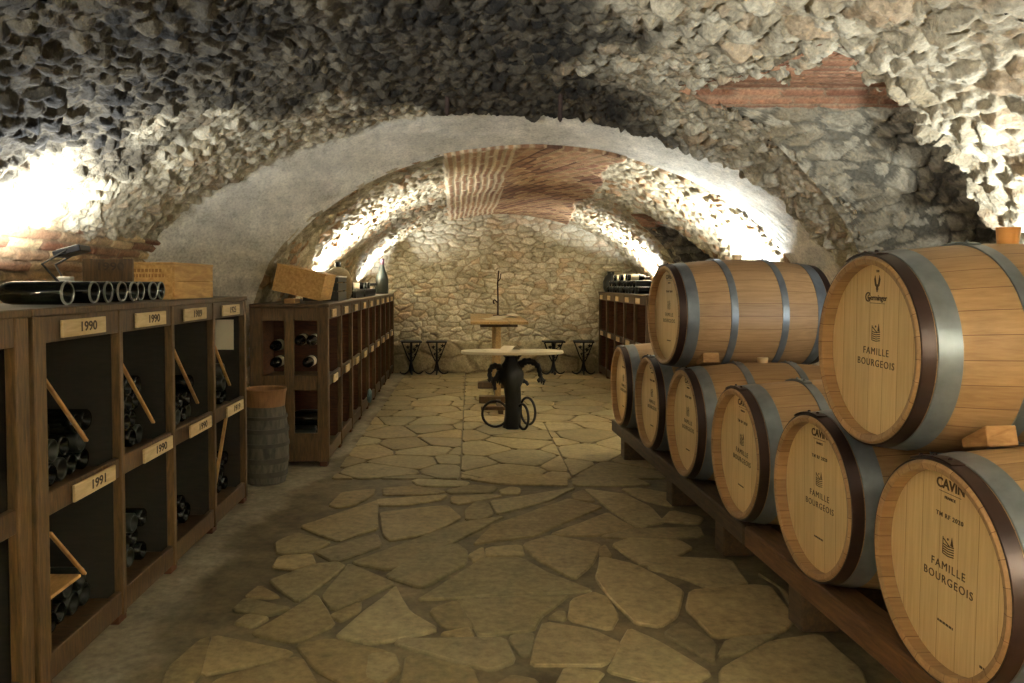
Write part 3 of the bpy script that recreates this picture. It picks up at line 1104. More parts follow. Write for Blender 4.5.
def pile(x0, y0, y1, z0, rows, rz_fn, label, group, mats=(0.8,), slope=0.0, rs=random):
    """hex pile of lying bottles between y0 and y1 (local), base rims at about x0"""
    D = 0.0865
    n0 = int((y1 - y0) / D)
    for r in range(rows):
        n = n0 - (r % 2)
        for i in range(n):
            yy = y0 + D / 2 + (0.5 * D if r % 2 else 0) + i * (D if n0 * D > 0 else 0)
            if slope and r > 0 and (i + 0.5) / n < slope * r:
                continue
            if r == rows - 1 and rs.random() < 0.35:
                continue
            me = BM_DARK if rs.random() < mats[0] else BM_DUSTY
            p = rz_fn(x0 + rs.uniform(-0.03, 0.0), yy, z0 + 0.0432 + r * D * 0.868)
            bin_bottle(me, p[0], p[1], label, group)


# ------------------------------------------------------------------ racks
def rack(name, label, loc, rz, edges, H, D, post_w, tops=None, mids=None, plate_w=0.30, slats=True, end_frame=False, end_panel_far=True, back=True, mid=0.60, small_plates=False, panel='rack_shaded'):
    """edges: local y of each post; front at x=0 facing +x"""
    r = thing(name, label, 'wine rack', loc, rz)
    n = len(edges)
    y0, y1 = edges[0] - post_w[0] / 2, edges[-1] + post_w[-1] / 2
    b = new(); bx(b, -D, 0.012, y0 - 0.01, y1 + 0.01, H - 0.025, H, 0.004); obj('top_board', b, M['rack'], r)
    b = new(); bx(b, -0.028, 0, y0, y1, H - 0.113, H - 0.0255, 0.003); obj('top_rail', b, M['rack'], r)
    b = new(); bx(b, -0.028, -0.004, y0, y1, mid - 0.025, mid + 0.05, 0.003); obj('middle_rail', b, M['rack'], r)
    b = new(); bx(b, -D + 0.02, -0.029, y0, y1, mid - 0.002, mid + 0.018, 0.002); obj('shelf', b, M['rack'], r)
    b = new(); bx(b, -0.028, -0.002, y0, y1, 0.035, 0.125, 0.003); obj('bottom_rail', b, M['rack'], r)
    b = new(); bx(b, -D + 0.02, -0.029, y0, y1, 0.075, 0.095, 0.002); obj('bottom_board', b, M['rack'], r)
    if back:
        b = new(); bx(b, -D, -D + 0.018, y0, y1, 0.04, H - 0.026, 0.0); obj('back_panel', b, M[panel], r)
    for i, y in enumerate(edges):
        w = post_w[min(i, len(post_w) - 1)] if i < n - 1 else post_w[-1]
        b = new(); bx(b, -0.030, 0.006, y - w / 2, y + w / 2, 0.03, H - 0.0255, 0.003); obj('post', b, M['rack_post'], r)
        if not (end_frame and i == 0) and not (i == n - 1 and not end_panel_far):
            b = new(); bx(b, -D + 0.019, -0.0305, y - 0.009, y + 0.009, 0.0955, H - 0.026); obj('partition', b, M[panel], r)
        for fx in (-0.06, -D):
            b = new(); bx(b, fx, fx + 0.055, y - 0.035, y + 0.035, 0.0, 0.0345, 0.003); obj('foot', b, M['rack_dark'], r)
    if end_frame:
        y = edges[0]
        b = new()
        ya, yb = y - post_w[0] / 2 - 0.004, y - post_w[0] / 2 + 0.026
        for xa, xb in ((-0.075, 0.0), (-D * 0.56, -D * 0.56 + 0.07), (-D, -D + 0.09)):
            bx(b, xa, xb, ya, yb, 0.03, H - 0.026, 0.003)
        for za, zb in ((H - 0.12, H - 0.026), (mid - 0.05, mid + 0.06), (0.035, 0.24)):
            bx(b, -D + 0.02, -0.02, ya + 0.003, yb - 0.003, za, zb, 0.002)
        obj('end_frame', b, M['rack_post'], r)

    def plate(yc, z, txt, w, hgt=0.058):
        b = new(); bx(b, 0.0065, 0.016, yc - w / 2, yc + w / 2, z - hgt / 2, z + hgt / 2, 0.0015)
        p = obj('year_plate', b, M['plate'], r)
        if txt:
            b = new(); text(b, txt, hgt * 0.56, (0.0168, yc + 0.02 * (w > 0.2), z), (0, 1, 0), (0, 0, 1), 0.0008, 1.35, 0.0006, 1.0)
            obj('year_number', b, M['ink'], p)
    for i in range(n - 1):
        ya, yb = edges[i] + post_w[0] / 2, edges[i + 1] - post_w[-1] / 2
        if tops and tops[i] is not None:
            plate(ya + (0.24 if not small_plates else 0.2), H - 0.072, tops[i], plate_w)
        if mids and mids[i] is not None:
            plate(ya + (0.30 if not small_plates else 0.26), mid + 0.012, mids[i], plate_w)
        if slats and i < n - 1:
            L = 0.40 + 0.03 * ((i * 7) % 3)
            ya2 = ya + 0.012
            b = new()
            box(b, (-0.020, 0, 0), (0.016, L, 0.010), 0.002, None)
            s = obj('diagonal_slat', b, M['slat'], r)
            a = math.radians(-43)
            s.location = (0, ya2 + math.cos(a) * L / 2, 1.035 - 0.02 * (i % 2) + math.sin(a) * L / 2)
            s.rotation_euler = (a, 0, 0)
    return r


def to_world(r):
    mw = Matrix.Translation(r.location) @ Matrix.Rotation(r.rotation_euler.z, 4, 'Z')

    def fn(x, y, z):
        return (mw @ Vector((x, y, z)), r.rotation_euler.z)
    return fn


# near left rack, two units side by side
HX = -1.36
E1 = [2.485, 3.063, 3.601, 4.180, 4.755]
rk1 = rack('wine_rack', 'long open wooden wine rack on the left topped by lying bottles and a pine crate', (HX, 0, 0), 0, E1, 1.25, 0.50, [0.07, 0.03],
           ['1990', '1990', '1989', '1925'], ['1991', '1990', '1990', '1919'], 0.31)
E0 = [1.10, 1.72, 2.385]
rk0 = rack('wine_rack', 'wooden wine rack cut by the left edge of the photo, nearest the viewer', (HX, 0, 0), 0, E0, 1.25, 0.50, [0.06, 0.07],
           ['1990', None], ['1990', '1991'], 0.31)
# lower slat of the first bay with a loose board
b = new(); box(b, (-0.020, 0, 0), (0.016, 0.32, 0.010), 0.002)
s = obj('diagonal_slat', b, M['slat'], rk1); s.location = (0, 2.68, 0.40); s.rotation_euler = (math.radians(-44), 0, 0)
b = new(); box(b, (-0.13, 2.66, 0.285), (0.20, 0.26, 0.012), 0.002); obj('loose_board', b, M['slat'], rk1)
b = new(); box(b, (-0.02, 0, 0), (0.018, 0.42, 0.012), 0.002)
s = obj('diagonal_slat', b, M['slat'], rk1); s.location = (0, 4.34, 0.40); s.rotation_euler = (math.radians(58), 0, 0)

names_bay = ['first', 'second', 'third', 'fourth']
w1 = to_world(rk1)
rs = random.Random(21)
for i in range(4):
    a, c = E1[i] + 0.03, E1[i + 1] - 0.012
    pile(-0.09, a, c, 0.618, [3, 4, 3, 3][i], w1, 'dark bottle lying in the upper %s bay of the rack topped by bottles' % names_bay[i], 'bottles in the upper %s bay of the left rack' % names_bay[i], (0.75,), [0.18, 0.1, 0.0, 0.1][i], rs)
    pile(-0.09, a, c, 0.095, [2, 3, 2, 3][i], w1, 'dark bottle lying in the lower %s bay of the rack topped by bottles' % names_bay[i], 'bottles in the lower %s bay of the left rack' % names_bay[i], (0.75,), [0.1, 0.1, 0.0, 0.1][i], rs)
# a few bottles higher up on the pile, near the back of the bay
w0 = to_world(rk0)
pile(-0.05, E0[1] + 0.05, E0[2] - 0.04, 0.618, 3, w0, 'dark bottle lying in an upper bay at the left photo edge', 'bottles in the upper bay of the rack at the photo edge', (0.75,), 0.1, rs)
pile(-0.05, E0[1] + 0.05, E0[2] - 0.04, 0.095, 3, w0, 'dark bottle lying in a lower bay at the left photo edge', 'bottles in the lower bay of the rack at the photo edge', (0.75,), 0.1, rs)

# second left rack
n2 = 9
E2 = [0.02 + i * 0.655 for i in range(n2 + 1)]
rk2 = rack('wine_rack', 'long wooden wine rack at the back left with a tilted crate on its near end', (-1.03, 5.70, 0), math.radians(0.95), E2, 1.178, 0.56, [0.04, 0.035],
           [''] * n2, [''] * n2, 0.2, False, True, small_plates=True, mid=0.60, panel='rack_dark')
w2 = to_world(rk2)
ordn = ['nearest', 'second', 'third', 'fourth', 'fifth', 'sixth']
for i in range(5):
    a, c = E2[i] + 0.03, E2[i + 1] - 0.03
    pile(-0.10, a, c, 0.095, 3 if i < 3 else 2, w2, 'dark bottle lying in the lower %s bay of the back left rack' % ordn[i], 'bottles in the lower %s bay of the back left rack' % ordn[i], (0.6,), 0.1, rs)
    if i in (1, 3):
        pile(-0.16, a, c, 0.618, 2 if i == 0 else 1, w2, 'dark bottle lying in the upper %s bay of the back left rack' % ordn[i], 'bottles in the upper %s bay of the back left rack' % ordn[i], (0.6,), 0.1, rs)
# bottles stored behind the glazed-looking end frame
for k, (x, z, ln) in enumerate(((-0.15, 0.90, 1), (-0.24, 0.90, 1), (-0.42, 0.86, 1), (-0.18, 0.735, 0), (-0.42, 0.735, 1))):
    o = full_bottle('bottle with pale label seen through the end frame beside the old keg', 'bottles behind the end frame of the back left rack', False, True)
    o.location = w2(x, 0.50, z - 0.0)[0]
    o.rotation_euler = (0, 0, PI / 2 * 0 + PI / 2)
    o.location = w2(x, 0.40, z)[0]

# back right rack, seen between the back wall and the barrels
E3 = [0.02 + i * 0.62 for i in range(6)]
rk3 = rack('wine_rack', 'wooden wine rack at the back right, half hidden by the stacked barrels', (1.90, 11.62, 0), PI, E3, 1.20, 0.5, [0.04, 0.035],
           [''] * 5, [''] * 5, 0.2, False, small_plates=True, panel='rack_dark')
w3 = to_world(rk3)
for i in range(3):
    a, c = E3[i] + 0.03, E3[i + 1] - 0.03
    pile(-0.15, a, c, 0.618, 1, w3, 'dark bottle in the upper %s bay from the back wall of the right rack' % ('first', 'second', 'third')[i], 'bottles in the upper %s bay of the back right rack' % ('first', 'second', 'third')[i], (0.5,), 0, rs)
    pile(-0.1, a, c, 0.095, 2, w3, 'dark bottle in the lower %s bay from the back wall of the right rack' % ('first', 'second', 'third')[i], 'bottles in the lower %s bay of the back right rack' % ('first', 'second', 'third')[i], (0.5,), 0, rs)

# ------------------------------------------------------------------ on top of the near rack
TOP1 = 1.25
zs = [2.763, 2.98, 3.075, 3.22, 3.309, 3.398, 3.56, 3.68]
words = ['leftmost bottle of the row lying on the rack top, set apart from the others', 'second bottle from the left in the row lying on the rack top',
         'third bottle from the left on the rack top, close behind the second', 'fourth bottle from the left lying on the rack top',
         'fifth bottle from the left lying on the rack top, in a tight trio', 'sixth bottle from the left lying on the rack top, last of a tight trio',
         'seventh bottle from the left on the rack top, beside the last one', 'last bottle of the rack top row, lying against the pine crate']
proto = None
for k, z in enumerate(zs):
    if proto is None:
        o = proto = full_bottle(words[k], 'bottles lying on the near rack', True)
    else:
        o = copy_tree(proto)
        o['label'] = words[k]
    o.location = (-1.405 - (0.02 if k > 5 else 0) - 0.01 * (k % 2), z, TOP1 + 0.0448)
    o.rotation_euler = (0.7 * k, 0, math.radians((-2, 1, 3, -1, 0, 1, -3, 2)[k]))
    o.scale = (1.04, 1.04, 1.04)


def crate(label, L, W, Hh, strokes=True):
    """pine wine case, long side along local y, near end at y=0"""
    r = thing('wine_crate', label, 'crate')
    th = 0.012
    for xa in (0, W - th):
        for za, zb in ((0.0, Hh * 0.48), (Hh * 0.49, Hh - 0.012)):
            b = new(); bx(b, xa, xa + th, 0, L, za, zb, 0.0015); obj('side_board', b, M['crate'], r)
    b = new()
    bx(b, th, W - th, 0.002, 0.016, 0, Hh - 0.012, 0.001)
    e1 = obj('end_board', b, M['crate'], r)
    b = new(); bx(b, th, W - th, L - 0.016, L - 0.002, 0, Hh - 0.012, 0.001); obj('end_board', b, M['crate'], r)
    b = new(); bx(b, th, W - th, 0.016, L - 0.016, 0.002, 0.012); obj('base_board', b, M['crate'], r)
    b = new(); bx(b, -0.003, W + 0.003, -0.003, L + 0.003, Hh - 0.0115, Hh, 0.0015); obj('lid', b, M['crate'], r)
    if strokes:
        b = new()
        rr = random.Random(5)
        for row, zz in ((0, Hh * 0.78), (1, Hh * 0.64)):
            x = W * 0.2
            while x < W * 0.8:
                w = rr.uniform(0.006, 0.014)
                bx(b, x, x + w, 0.0012, 0.0022, zz - 0.008, zz + 0.008)
                x += w + 0.006
        obj('faded_stencil', b, M['ink_faded'], e1)
    return r


M['ink_faded'] = plain('faded_stencil_ink', lin((150, 108, 56)), 0.8, 0, 30, 0.2, 0)
cr = crate('closed pine wine crate standing on the rack top behind the lying bottles', 0.56, 0.29, 0.178)
cr.location = (-1.70, 3.775, TOP1 + 0.001)

b = new(); bx(b, -0.11, 0.11, -0.009, 0.009, 0, 0.185, 0.002)
sb = obj('year_board', b, M['rack_post'])
tag(sb, 'dark wooden board marked 1990 standing behind the bottles on the rack top', 'sign')
sb.location = (-1.592, 3.48, TOP1 + 0.001)
b = new(); text(b, '1990', 0.034, (0.012, -0.0098, 0.150), (1, 0, 0), (0, 0, 1), 0.001, 1.3)
obj('year_number', b, M['ink'], sb)

fl = flood((-1.83, 3.64, TOP1), -80, 106, 6.5, 'small dark floodlight on a white base lighting the left wall above the rack', (0.13, 0.09), box_base=True, hh=0.225, reach=0.10)

b = new()
vs = [b.verts.new(p) for p in ((-0.0, -0.06, -0.09), (0, 0.06, -0.09), (0.004, 0.06, 0.09), (0.004, -0.06, 0.09))]
b.faces.new(vs)
r_ = bmesh.ops.extrude_face_region(b, geom=list(b.faces)); bmesh.ops.translate(b, vec=(-0.002, 0, 0), verts=[v for v in r_['geom'] if isinstance(v, bmesh.types.BMVert)])
pn = obj('paper_notice', b, M['paper'])
tag(pn, 'pale paper notice pinned inside the far bay of the left rack', 'paper')
pn.rotation_euler = (0, 0, PI / 2)
pn.location = (-1.48, 4.736, 1.02)

# ------------------------------------------------------------------ old keg between the racks
kg = thing('wooden_keg', 'slim old upright keg with a tan flared rim standing between the two left racks', 'keg', (G(266, 481).x, G(266, 481).y, 0))
b = new()
lathe(b, [(0.0, 0.0), (0.128, 0.0), (0.140, 0.06), (0.151, 0.18), (0.153, 0.27), (0.147, 0.38), (0.134, 0.47), (0.127, 0.515), (0.118, 0.515), (0.118, 0.40), (0.0, 0.40)], 40)
obj('staves', b, M['keg'], kg, 40)
b = new()
lathe(b, [(0.1285, 0.512), (0.138, 0.60), (0.144, 0.622), (0.141, 0.628), (0.132, 0.62), (0.120, 0.512)], 40, closed=True)
obj('flared_rim', b, M['keg_rim'], kg, 40)
for z0, z1, rr in ((0.05, 0.085, 0.1405), (0.14, 0.175, 0.1505), (0.25, 0.275, 0.1545), (0.34, 0.37, 0.1515), (0.43, 0.45, 0.143)):
    b = new()
    lathe(b, [(rr - 0.006, z0), (rr + 0.003, z0), (rr + 0.004, (z0 + z1) / 2), (rr + 0.003, z1), (rr - 0.006, z1)], 40, closed=True)
    obj('hoop', b, M['keg_hoop'], kg, 40)

# ------------------------------------------------------------------ on top of the back left rack
TOP2 = 1.179
c2 = crate('empty pine crate lying tilted on the near end of the back left rack', 0.50, 0.36, 0.20, False)
c2.rotation_euler = (0, math.radians(13), math.radians(1))
c2.location = (-1.455, 5.80, TOP2 + 0.10)
b = new(); bx(b, -0.04, 0.04, -0.09, 0.09, 0, 0.036, 0.003)
wb = obj('wood_block', b, M['wedge'])
tag(wb, 'small pale wood block propping up the tilted crate', 'block')
wb.location = (-1.32, 5.86, TOP2)
# tall dark crate holding upright bottles behind the tilted crate
dc = thing('bottle_crate', 'dark crate of upright bottles behind the tilted crate on the back rack', 'crate', w2(-0.22, 1.25, TOP2)[0], math.radians(0.95))
b = new()
for (x0, x1, y0, y1) in ((-0.15, -0.138, -0.25, 0.25), (0.138, 0.15, -0.25, 0.25), (-0.138, 0.138, -0.25, -0.238), (-0.138, 0.138, 0.238, 0.25)):
    for z0, z1 in ((0.0, 0.075), (0.085, 0.15), (0.16, 0.20)):
        bx(b, x0, x1, y0, y1, z0, z1, 0.002)
for x in (-0.13, 0.13):
    for y in (-0.23, 0.23):
        bx(b, x - 0.008, x + 0.008, y - 0.008, y + 0.008, 0, 0.2)
obj('slatted_side', b, M['green_crate'], dc)
b = new(); bx(b, -0.138, 0.138, -0.238, 0.238, 0.0, 0.012); obj('base_board', b, M['green_crate'], dc)
b = new(); bx(b, -0.155, 0.155, -0.255, 0.255, 0.2, 0.212, 0.002); obj('pale_lid', b, M['white'], dc)
# wicker demijohn
dj_h = 0.85
dj = thing('demijohn', 'rounded wicker demijohn behind the dark crate on the back left rack', 'demijohn', w2(-0.17, 1.66, TOP2)[0])
b = new()
lathe(b, [(0, 0), (0.10, 0), (0.125, 0.05), (0.135, 0.14), (0.125, 0.21), (0.09, 0.265), (0.045, 0.29), (0.03, 0.30)], 28)
obj('wicker_cover', b, M['wicker'], dj, 50)
b = new(); lathe(b, [(0.029, 0.296), (0.026, 0.31), (0.026, 0.335), (0.03, 0.337), (0.03, 0.345), (0.0, 0.345)], 20); obj('neck', b, M['glass'], dj, 50)
# lying bottles with pale labels and darker ones
proto2 = None
spots2 = []
for k in range(7):
    spots2.append((-0.06, 2.15 + k * 0.092, 0.0425, 'dark bottle lying in the lower row on the back left rack top'))
for k in range(12):
    spots2.append((-0.06, 2.95 + k * 0.092, 0.0425, 'dark bottle lying in the lower row on the back left rack top'))
for k in range(3):
    spots2.append((-0.08, 3.0 + k * 0.27, 0.118, None))
up_words = ['nearest pale labelled bottle lying on top of the back left row', 'middle pale labelled bottle lying on top of the back left row', 'farthest pale labelled bottle lying on top of the back left row']
q = 0
for x, y, z, lab in spots2:
    if lab is None:
        lab = up_words[q]
        q += 1
        o = full_bottle(lab, 'pale labelled bottles on the back left rack', True, True)
    else:
        o = bpy.data.objects.new('wine_bottle', BM_DUSTY)
        COL.objects.link(o)
        tag(o, lab, 'bottle', 'lower row of bottles on the back left rack')
    p, rz = w2(x, y, TOP2 + z)
    o.location = p
    o.rotation_euler = (random.uniform(0, 6), 0, rz)
for k, yy in enumerate((1.88, 1.97, 2.06)):
    o = full_bottle(['first', 'second', 'third'][k] + ' upright bottle from the dark crate on the back left rack top', 'upright bottles beside the dark crate', True, k == 1)
    o.rotation_euler = (0, PI / 2, 0)
    o.scale = (0.72, 0.95, 0.95)
    o.location = w2(-0.12 - 0.03 * (k % 2), yy, TOP2 + 0.001)[0]
bb = thing('large_bottle', 'very tall dark bottle standing on the back left rack against the wall', 'bottle', w2(-0.12, 5.45, TOP2)[0])
b = new()
lathe(b, [(0, 0), (0.085, 0), (0.09, 0.01), (0.09, 0.20), (0.075, 0.27), (0.045, 0.34), (0.032, 0.40), (0.028, 0.47), (0.033, 0.475), (0.033, 0.49), (0.0, 0.49)], 28)
obj('glass_body', b, M['dusty'], bb, 50)
b = new(); lathe(b, [(0.0325, 0.41), (0.0305, 0.47), (0.035, 0.474), (0.035, 0.495), (0, 0.497)], 20); obj('capsule', b, M['capsule'], bb, 50)

# blue cloth hanging out of a low bay
b = new()
p0 = w2(0.012, 2.33, 0.0)[0]
pts = spline([(0, 0, 0.235), (0.01, 0.02, 0.20), (0.012, 0.03, 0.15), (0.018, 0.05, 0.11)], 6)
tube(b, pts, [0.02 + 0.045 * math.sin(PI * (i + 1) / (len(pts) + 1)) for i in range(len(pts))], 10)
for v in b.verts:
    v.co.y *= 1.5
    v.co.x = v.co.x * 0.35 + 0.022
cl = obj('blue_cloth', b, M['blue'], None, 60)
tag(cl, 'small bluish cloth hanging from a low bay of the back left rack', 'cloth')
cl.location = p0

# ------------------------------------------------------------------ on top of the back right rack
TOP3 = 1.201
for k in range(22):
    o = bpy.data.objects.new('wine_bottle', BM_DUSTY if k % 3 else BM_DARK)
    COL.objects.link(o)
    tag(o, 'dark bottle lying in the bottom layer on the back right rack top', 'bottle', 'bottom layer of bottles on the back right rack')
    p, rz = w3(-0.05 - 0.02 * (k % 2), 0.40 + k * 0.093, TOP3 + 0.0425)
    o.location = p
    o.rotation_euler = (k, 0, rz)
for k in range(18):
    o = bpy.data.objects.new('wine_bottle', BM_DUSTY if k % 2 else BM_DARK)
    COL.objects.link(o)
    tag(o, 'dark bottle lying in the upper layer on the back right rack top', 'bottle', 'upper layer of bottles on the back right rack')
    p, rz = w3(-0.07 - 0.02 * (k % 2), 0.447 + k * 0.093 + (0.093 if k > 5 else 0), TOP3 + 0.0425 + 0.0765)
    o.location = p
    o.rotation_euler = (k, 0, rz)
rw = ['pale labelled bottle lying uppermost on the back right rack, nearest the back wall', 'second pale labelled bottle from the back wall lying uppermost on the right rack', 'pale labelled bottle lying uppermost on the right rack, nearest the barrels']
for k in range(3):
    o = full_bottle(rw[k], 'pale labelled bottles on the back right rack', True, True)
    p, rz = w3(-0.08, 0.68 + k * 0.465, TOP3 + 0.20)
    o.location = p
    o.rotation_euler = (0, 0, rz + 0.12 * (k - 1))
jg = thing('dark_jug', 'dark upright jug at the far end of the back right rack top', 'jug', w3(-0.14, 0.16, TOP3)[0])
b = new(); lathe(b, [(0, 0), (0.085, 0), (0.11, 0.06), (0.112, 0.15), (0.085, 0.22), (0.05, 0.255), (0.05, 0.285), (0.058, 0.295), (0.045, 0.297), (0.04, 0.25), (0, 0.25)], 28); obj('jug_body', b, M['dusty'], jg, 50)
b = new(); tube(b, spline([(0, -0.048, 0.275), (0, -0.12, 0.26), (0, -0.125, 0.18), (0, -0.1, 0.15)], 5), 0.011, 8); obj('handle', b, M['dusty'], jg, 50)

# ------------------------------------------------------------------ barrels
BL, RB, RC = 0.90, 0.325, 0.287


def rad(x):
    return RB - (RB - RC) * (2 * x / BL - 1) ** 2


def make_barrel():
    r = thing('wine_barrel', 'x', 'barrel')
    n = 24
    prof = [(0.262, 0.042), (0.262, 0.0045), (RC - 0.009, 0.0), (RC - 0.002, 0.004)]
    prof += [(rad(BL * i / n), min(max(BL * i / n, 0.008), BL - 0.008)) for i in range(0, n + 1)]
    prof += [(RC - 0.002, BL - 0.004), (RC - 0.009, BL), (0.262, BL - 0.0045), (0.262, BL - 0.042)]
    b = new()
    lathe(b, [(q, t) for q, t in prof], 84, 'X')
    o = obj('staves', b, M['stave'], r, 35)
    b = new()
    lathe(b, [(0, 0.043), (0.2635, 0.043), (0.2635, 0.06), (0, 0.06)], 72, 'X')
    head = obj('head', b, M['head'], r, 35)
    b = new()
    lathe(b, [(0, BL - 0.043), (0.2635, BL - 0.043), (0.2635, BL - 0.06), (0, BL - 0.06)], 72, 'X')
    obj('head', b, M['head'], r, 35)

    def hoop(x0, x1, mat, name, tab=False):
        b = new()
        m = 4
        outer = [(rad(x0 + (x1 - x0) * k / m) + 0.0042, x0 + (x1 - x0) * k / m) for k in range(m + 1)]
        p = [(rad(x0) - 0.001, x0), (rad(x0) + 0.003, x0)] + [(q, t + (0.001 if k == 0 else -0.001 if k == m else 0)) for k, (q, t) in enumerate(outer)] + [(rad(x1) + 0.003, x1), (rad(x1) - 0.001, x1)]
        lathe(b, p, 84, 'X', True)
        if tab:
            # lapped and riveted end of the band
            for k in range(7):
                a = math.radians(-8 + 5 * k)
                rr = rad((x0 + x1) / 2) + 0.0065
                rot = Matrix.Rotation(-a, 3, 'X')
                box(b, rot @ Vector(((x0 + x1) / 2, 0, rr)), ((x1 - x0) * 0.96, 0.027, 0.004), 0.0, rot)
            for k in (0, 2, 4):
                a = math.radians(-4 + 6 * k)
                rr = rad((x0 + x1) / 2) + 0.0095
                c = Matrix.Rotation(-a, 3, 'X') @ Vector(((x0 + x1) / 2, 0, rr))
                rv = bmesh.ops.create_uvsphere(b, u_segments=8, v_segments=5, radius=0.006)
                bmesh.ops.translate(b, vec=c, verts=rv['verts'])
        return obj(name, b, mat, r, 35)
    hoop(0.006, 0.044, M['chime'], 'chime_hoop', True)
    hoop(0.048, 0.112, M['steel'], 'quarter_hoop')
    hoop(0.285, 0.325, M['steel'], 'bilge_hoop', True)
    hoop(BL - 0.325, BL - 0.285, M['steel'], 'bilge_hoop', True)
    hoop(BL - 0.112, BL - 0.048, M['steel'], 'quarter_hoop')
    hoop(BL - 0.044, BL - 0.006, M['chime'], 'chime_hoop')
    return r, head


R_, U_ = (0, -1, 0), (0, 0, 1)
XH = 0.0424


M['head_ink'] = plain('barrel_ink', lin((86, 66, 40)), 0.8, 0, 30, 0.2, 0)


def logo(b, zc, s):
    """hill of vine rows with a tree and a dot"""
    def bar(y0, z0, y1, z1, w):
        d = Vector((0, y1 - y0, z1 - z0))
        n = Vector((0, -d.z, d.y)).normalized() * w / 2
        prism(b, [Vector((XH, y0, z0)) + n, Vector((XH, y1, z1)) + n, Vector((XH, y1, z1)) - n, Vector((XH, y0, z0)) - n], (-1, 0, 0), 0.0008)
    for k in range(5):
        z = zc - s * 0.48 + k * s * 0.13
        bar(s * 0.45, z + s * 0.03, s * 0.0, z - s * 0.02, s * 0.055)
        bar(0, z - s * 0.02, -s * 0.45, z + s * 0.05, s * 0.055)
    bar(s * 0.45, zc + s * 0.45, s * 0.45, zc - s * 0.45, s * 0.05)
    bar(s * 0.40, zc + s * 0.35, -s * 0.1, zc + s * 0.05, s * 0.06)
    prism(b, [(XH, -s * 0.28, zc + s * 0.60), (XH, -s * 0.16, zc + s * 0.12), (XH, -s * 0.40, zc + s * 0.12)], (-1, 0, 0), 0.0008)
    prism(b, [(XH, s * 0.05 + s * 0.07 * math.cos(a), zc + s * 0.40 + s * 0.07 * math.sin(a)) for a in [k * PI / 4 for k in range(8)]], (-1, 0, 0), 0.0008)


def letter_main(rooster=False):
    b = new()
    dz = -0.010 if rooster else 0.0
    text(b, 'FAMILLE', 0.0215, (XH, 0, 0.002 + dz), R_, U_, 0.0, 1.05, 0.0005, 1.25)
    text(b, 'BOURGEOIS', 0.0215, (XH, 0, -0.034 + dz), R_, U_, 0.0, 1.05, 0.0005, 1.22)
    logo(b, 0.060 + dz, 0.050)
    if not rooster:
        text(b, 'CAVIN', 0.026, (XH, 0, 0.222), R_, U_, 0.0009, 1.05)
        bx(b, XH - 0.0006, XH, -0.045, 0.045, 0.201, 0.2025)
        text(b, 'FRANCE', 0.007, (XH, 0, 0.188), R_, U_, 0.0003, 1.2)
        text(b, 'TM RF 2020', 0.0115, (XH, 0, 0.138), R_, U_, 0.0003, 1.15, 0.0005, 1.2)
        for y0, y1, z in ((-0.030, 0.030, -0.152), (-0.165, -0.135, -0.196)):
            y = y0
            k = 0
            while y < y1:
                bx(b, XH - 0.0006, XH, y, y + 0.004 + 0.002 * (k % 2), z, z + 0.006)
                y += 0.0065
                k += 1
    else:
        # little bird emblem over a scripted cooper's mark
        for sg in (-1, 1):
            prism(b, [(XH, 0, 0.188), (XH, sg * 0.012, 0.196), (XH, sg * 0.017, 0.215), (XH, sg * 0.012, 0.228), (XH, sg * 0.006, 0.208)], (-1, 0, 0), 0.0008)
        prism(b, [(XH, 0.006, 0.186), (XH, 0.004, 0.200), (XH, -0.004, 0.200), (XH, -0.006, 0.186), (XH, -0.002, 0.176), (XH, 0.002, 0.176)], (-1, 0, 0), 0.0008)
        text(b, 'Germinger', 0.017, (XH, 0, 0.158), R_, U_, 0.0004, 1.0)
        text(b, 'G', 0.030, (XH, 0.052, 0.158), R_, U_, 0.0002, 1.0)
        bx(b, XH - 0.0006, XH, -0.045, 0.04, 0.141, 0.1425)
        text(b, 'TM', 0.007, (XH, 0, 0.240), R_, U_, 0.0003, 1.2)
    return b


proto_b, head0 = make_barrel()
let0 = obj('lettering', letter_main(), M['head_ink'], head0)
letR = letter_main(True)
meR = bpy.data.meshes.new('lettering_bird')
letR.to_mesh(meR); letR.free(); meR.materials.append(M['head_ink'])

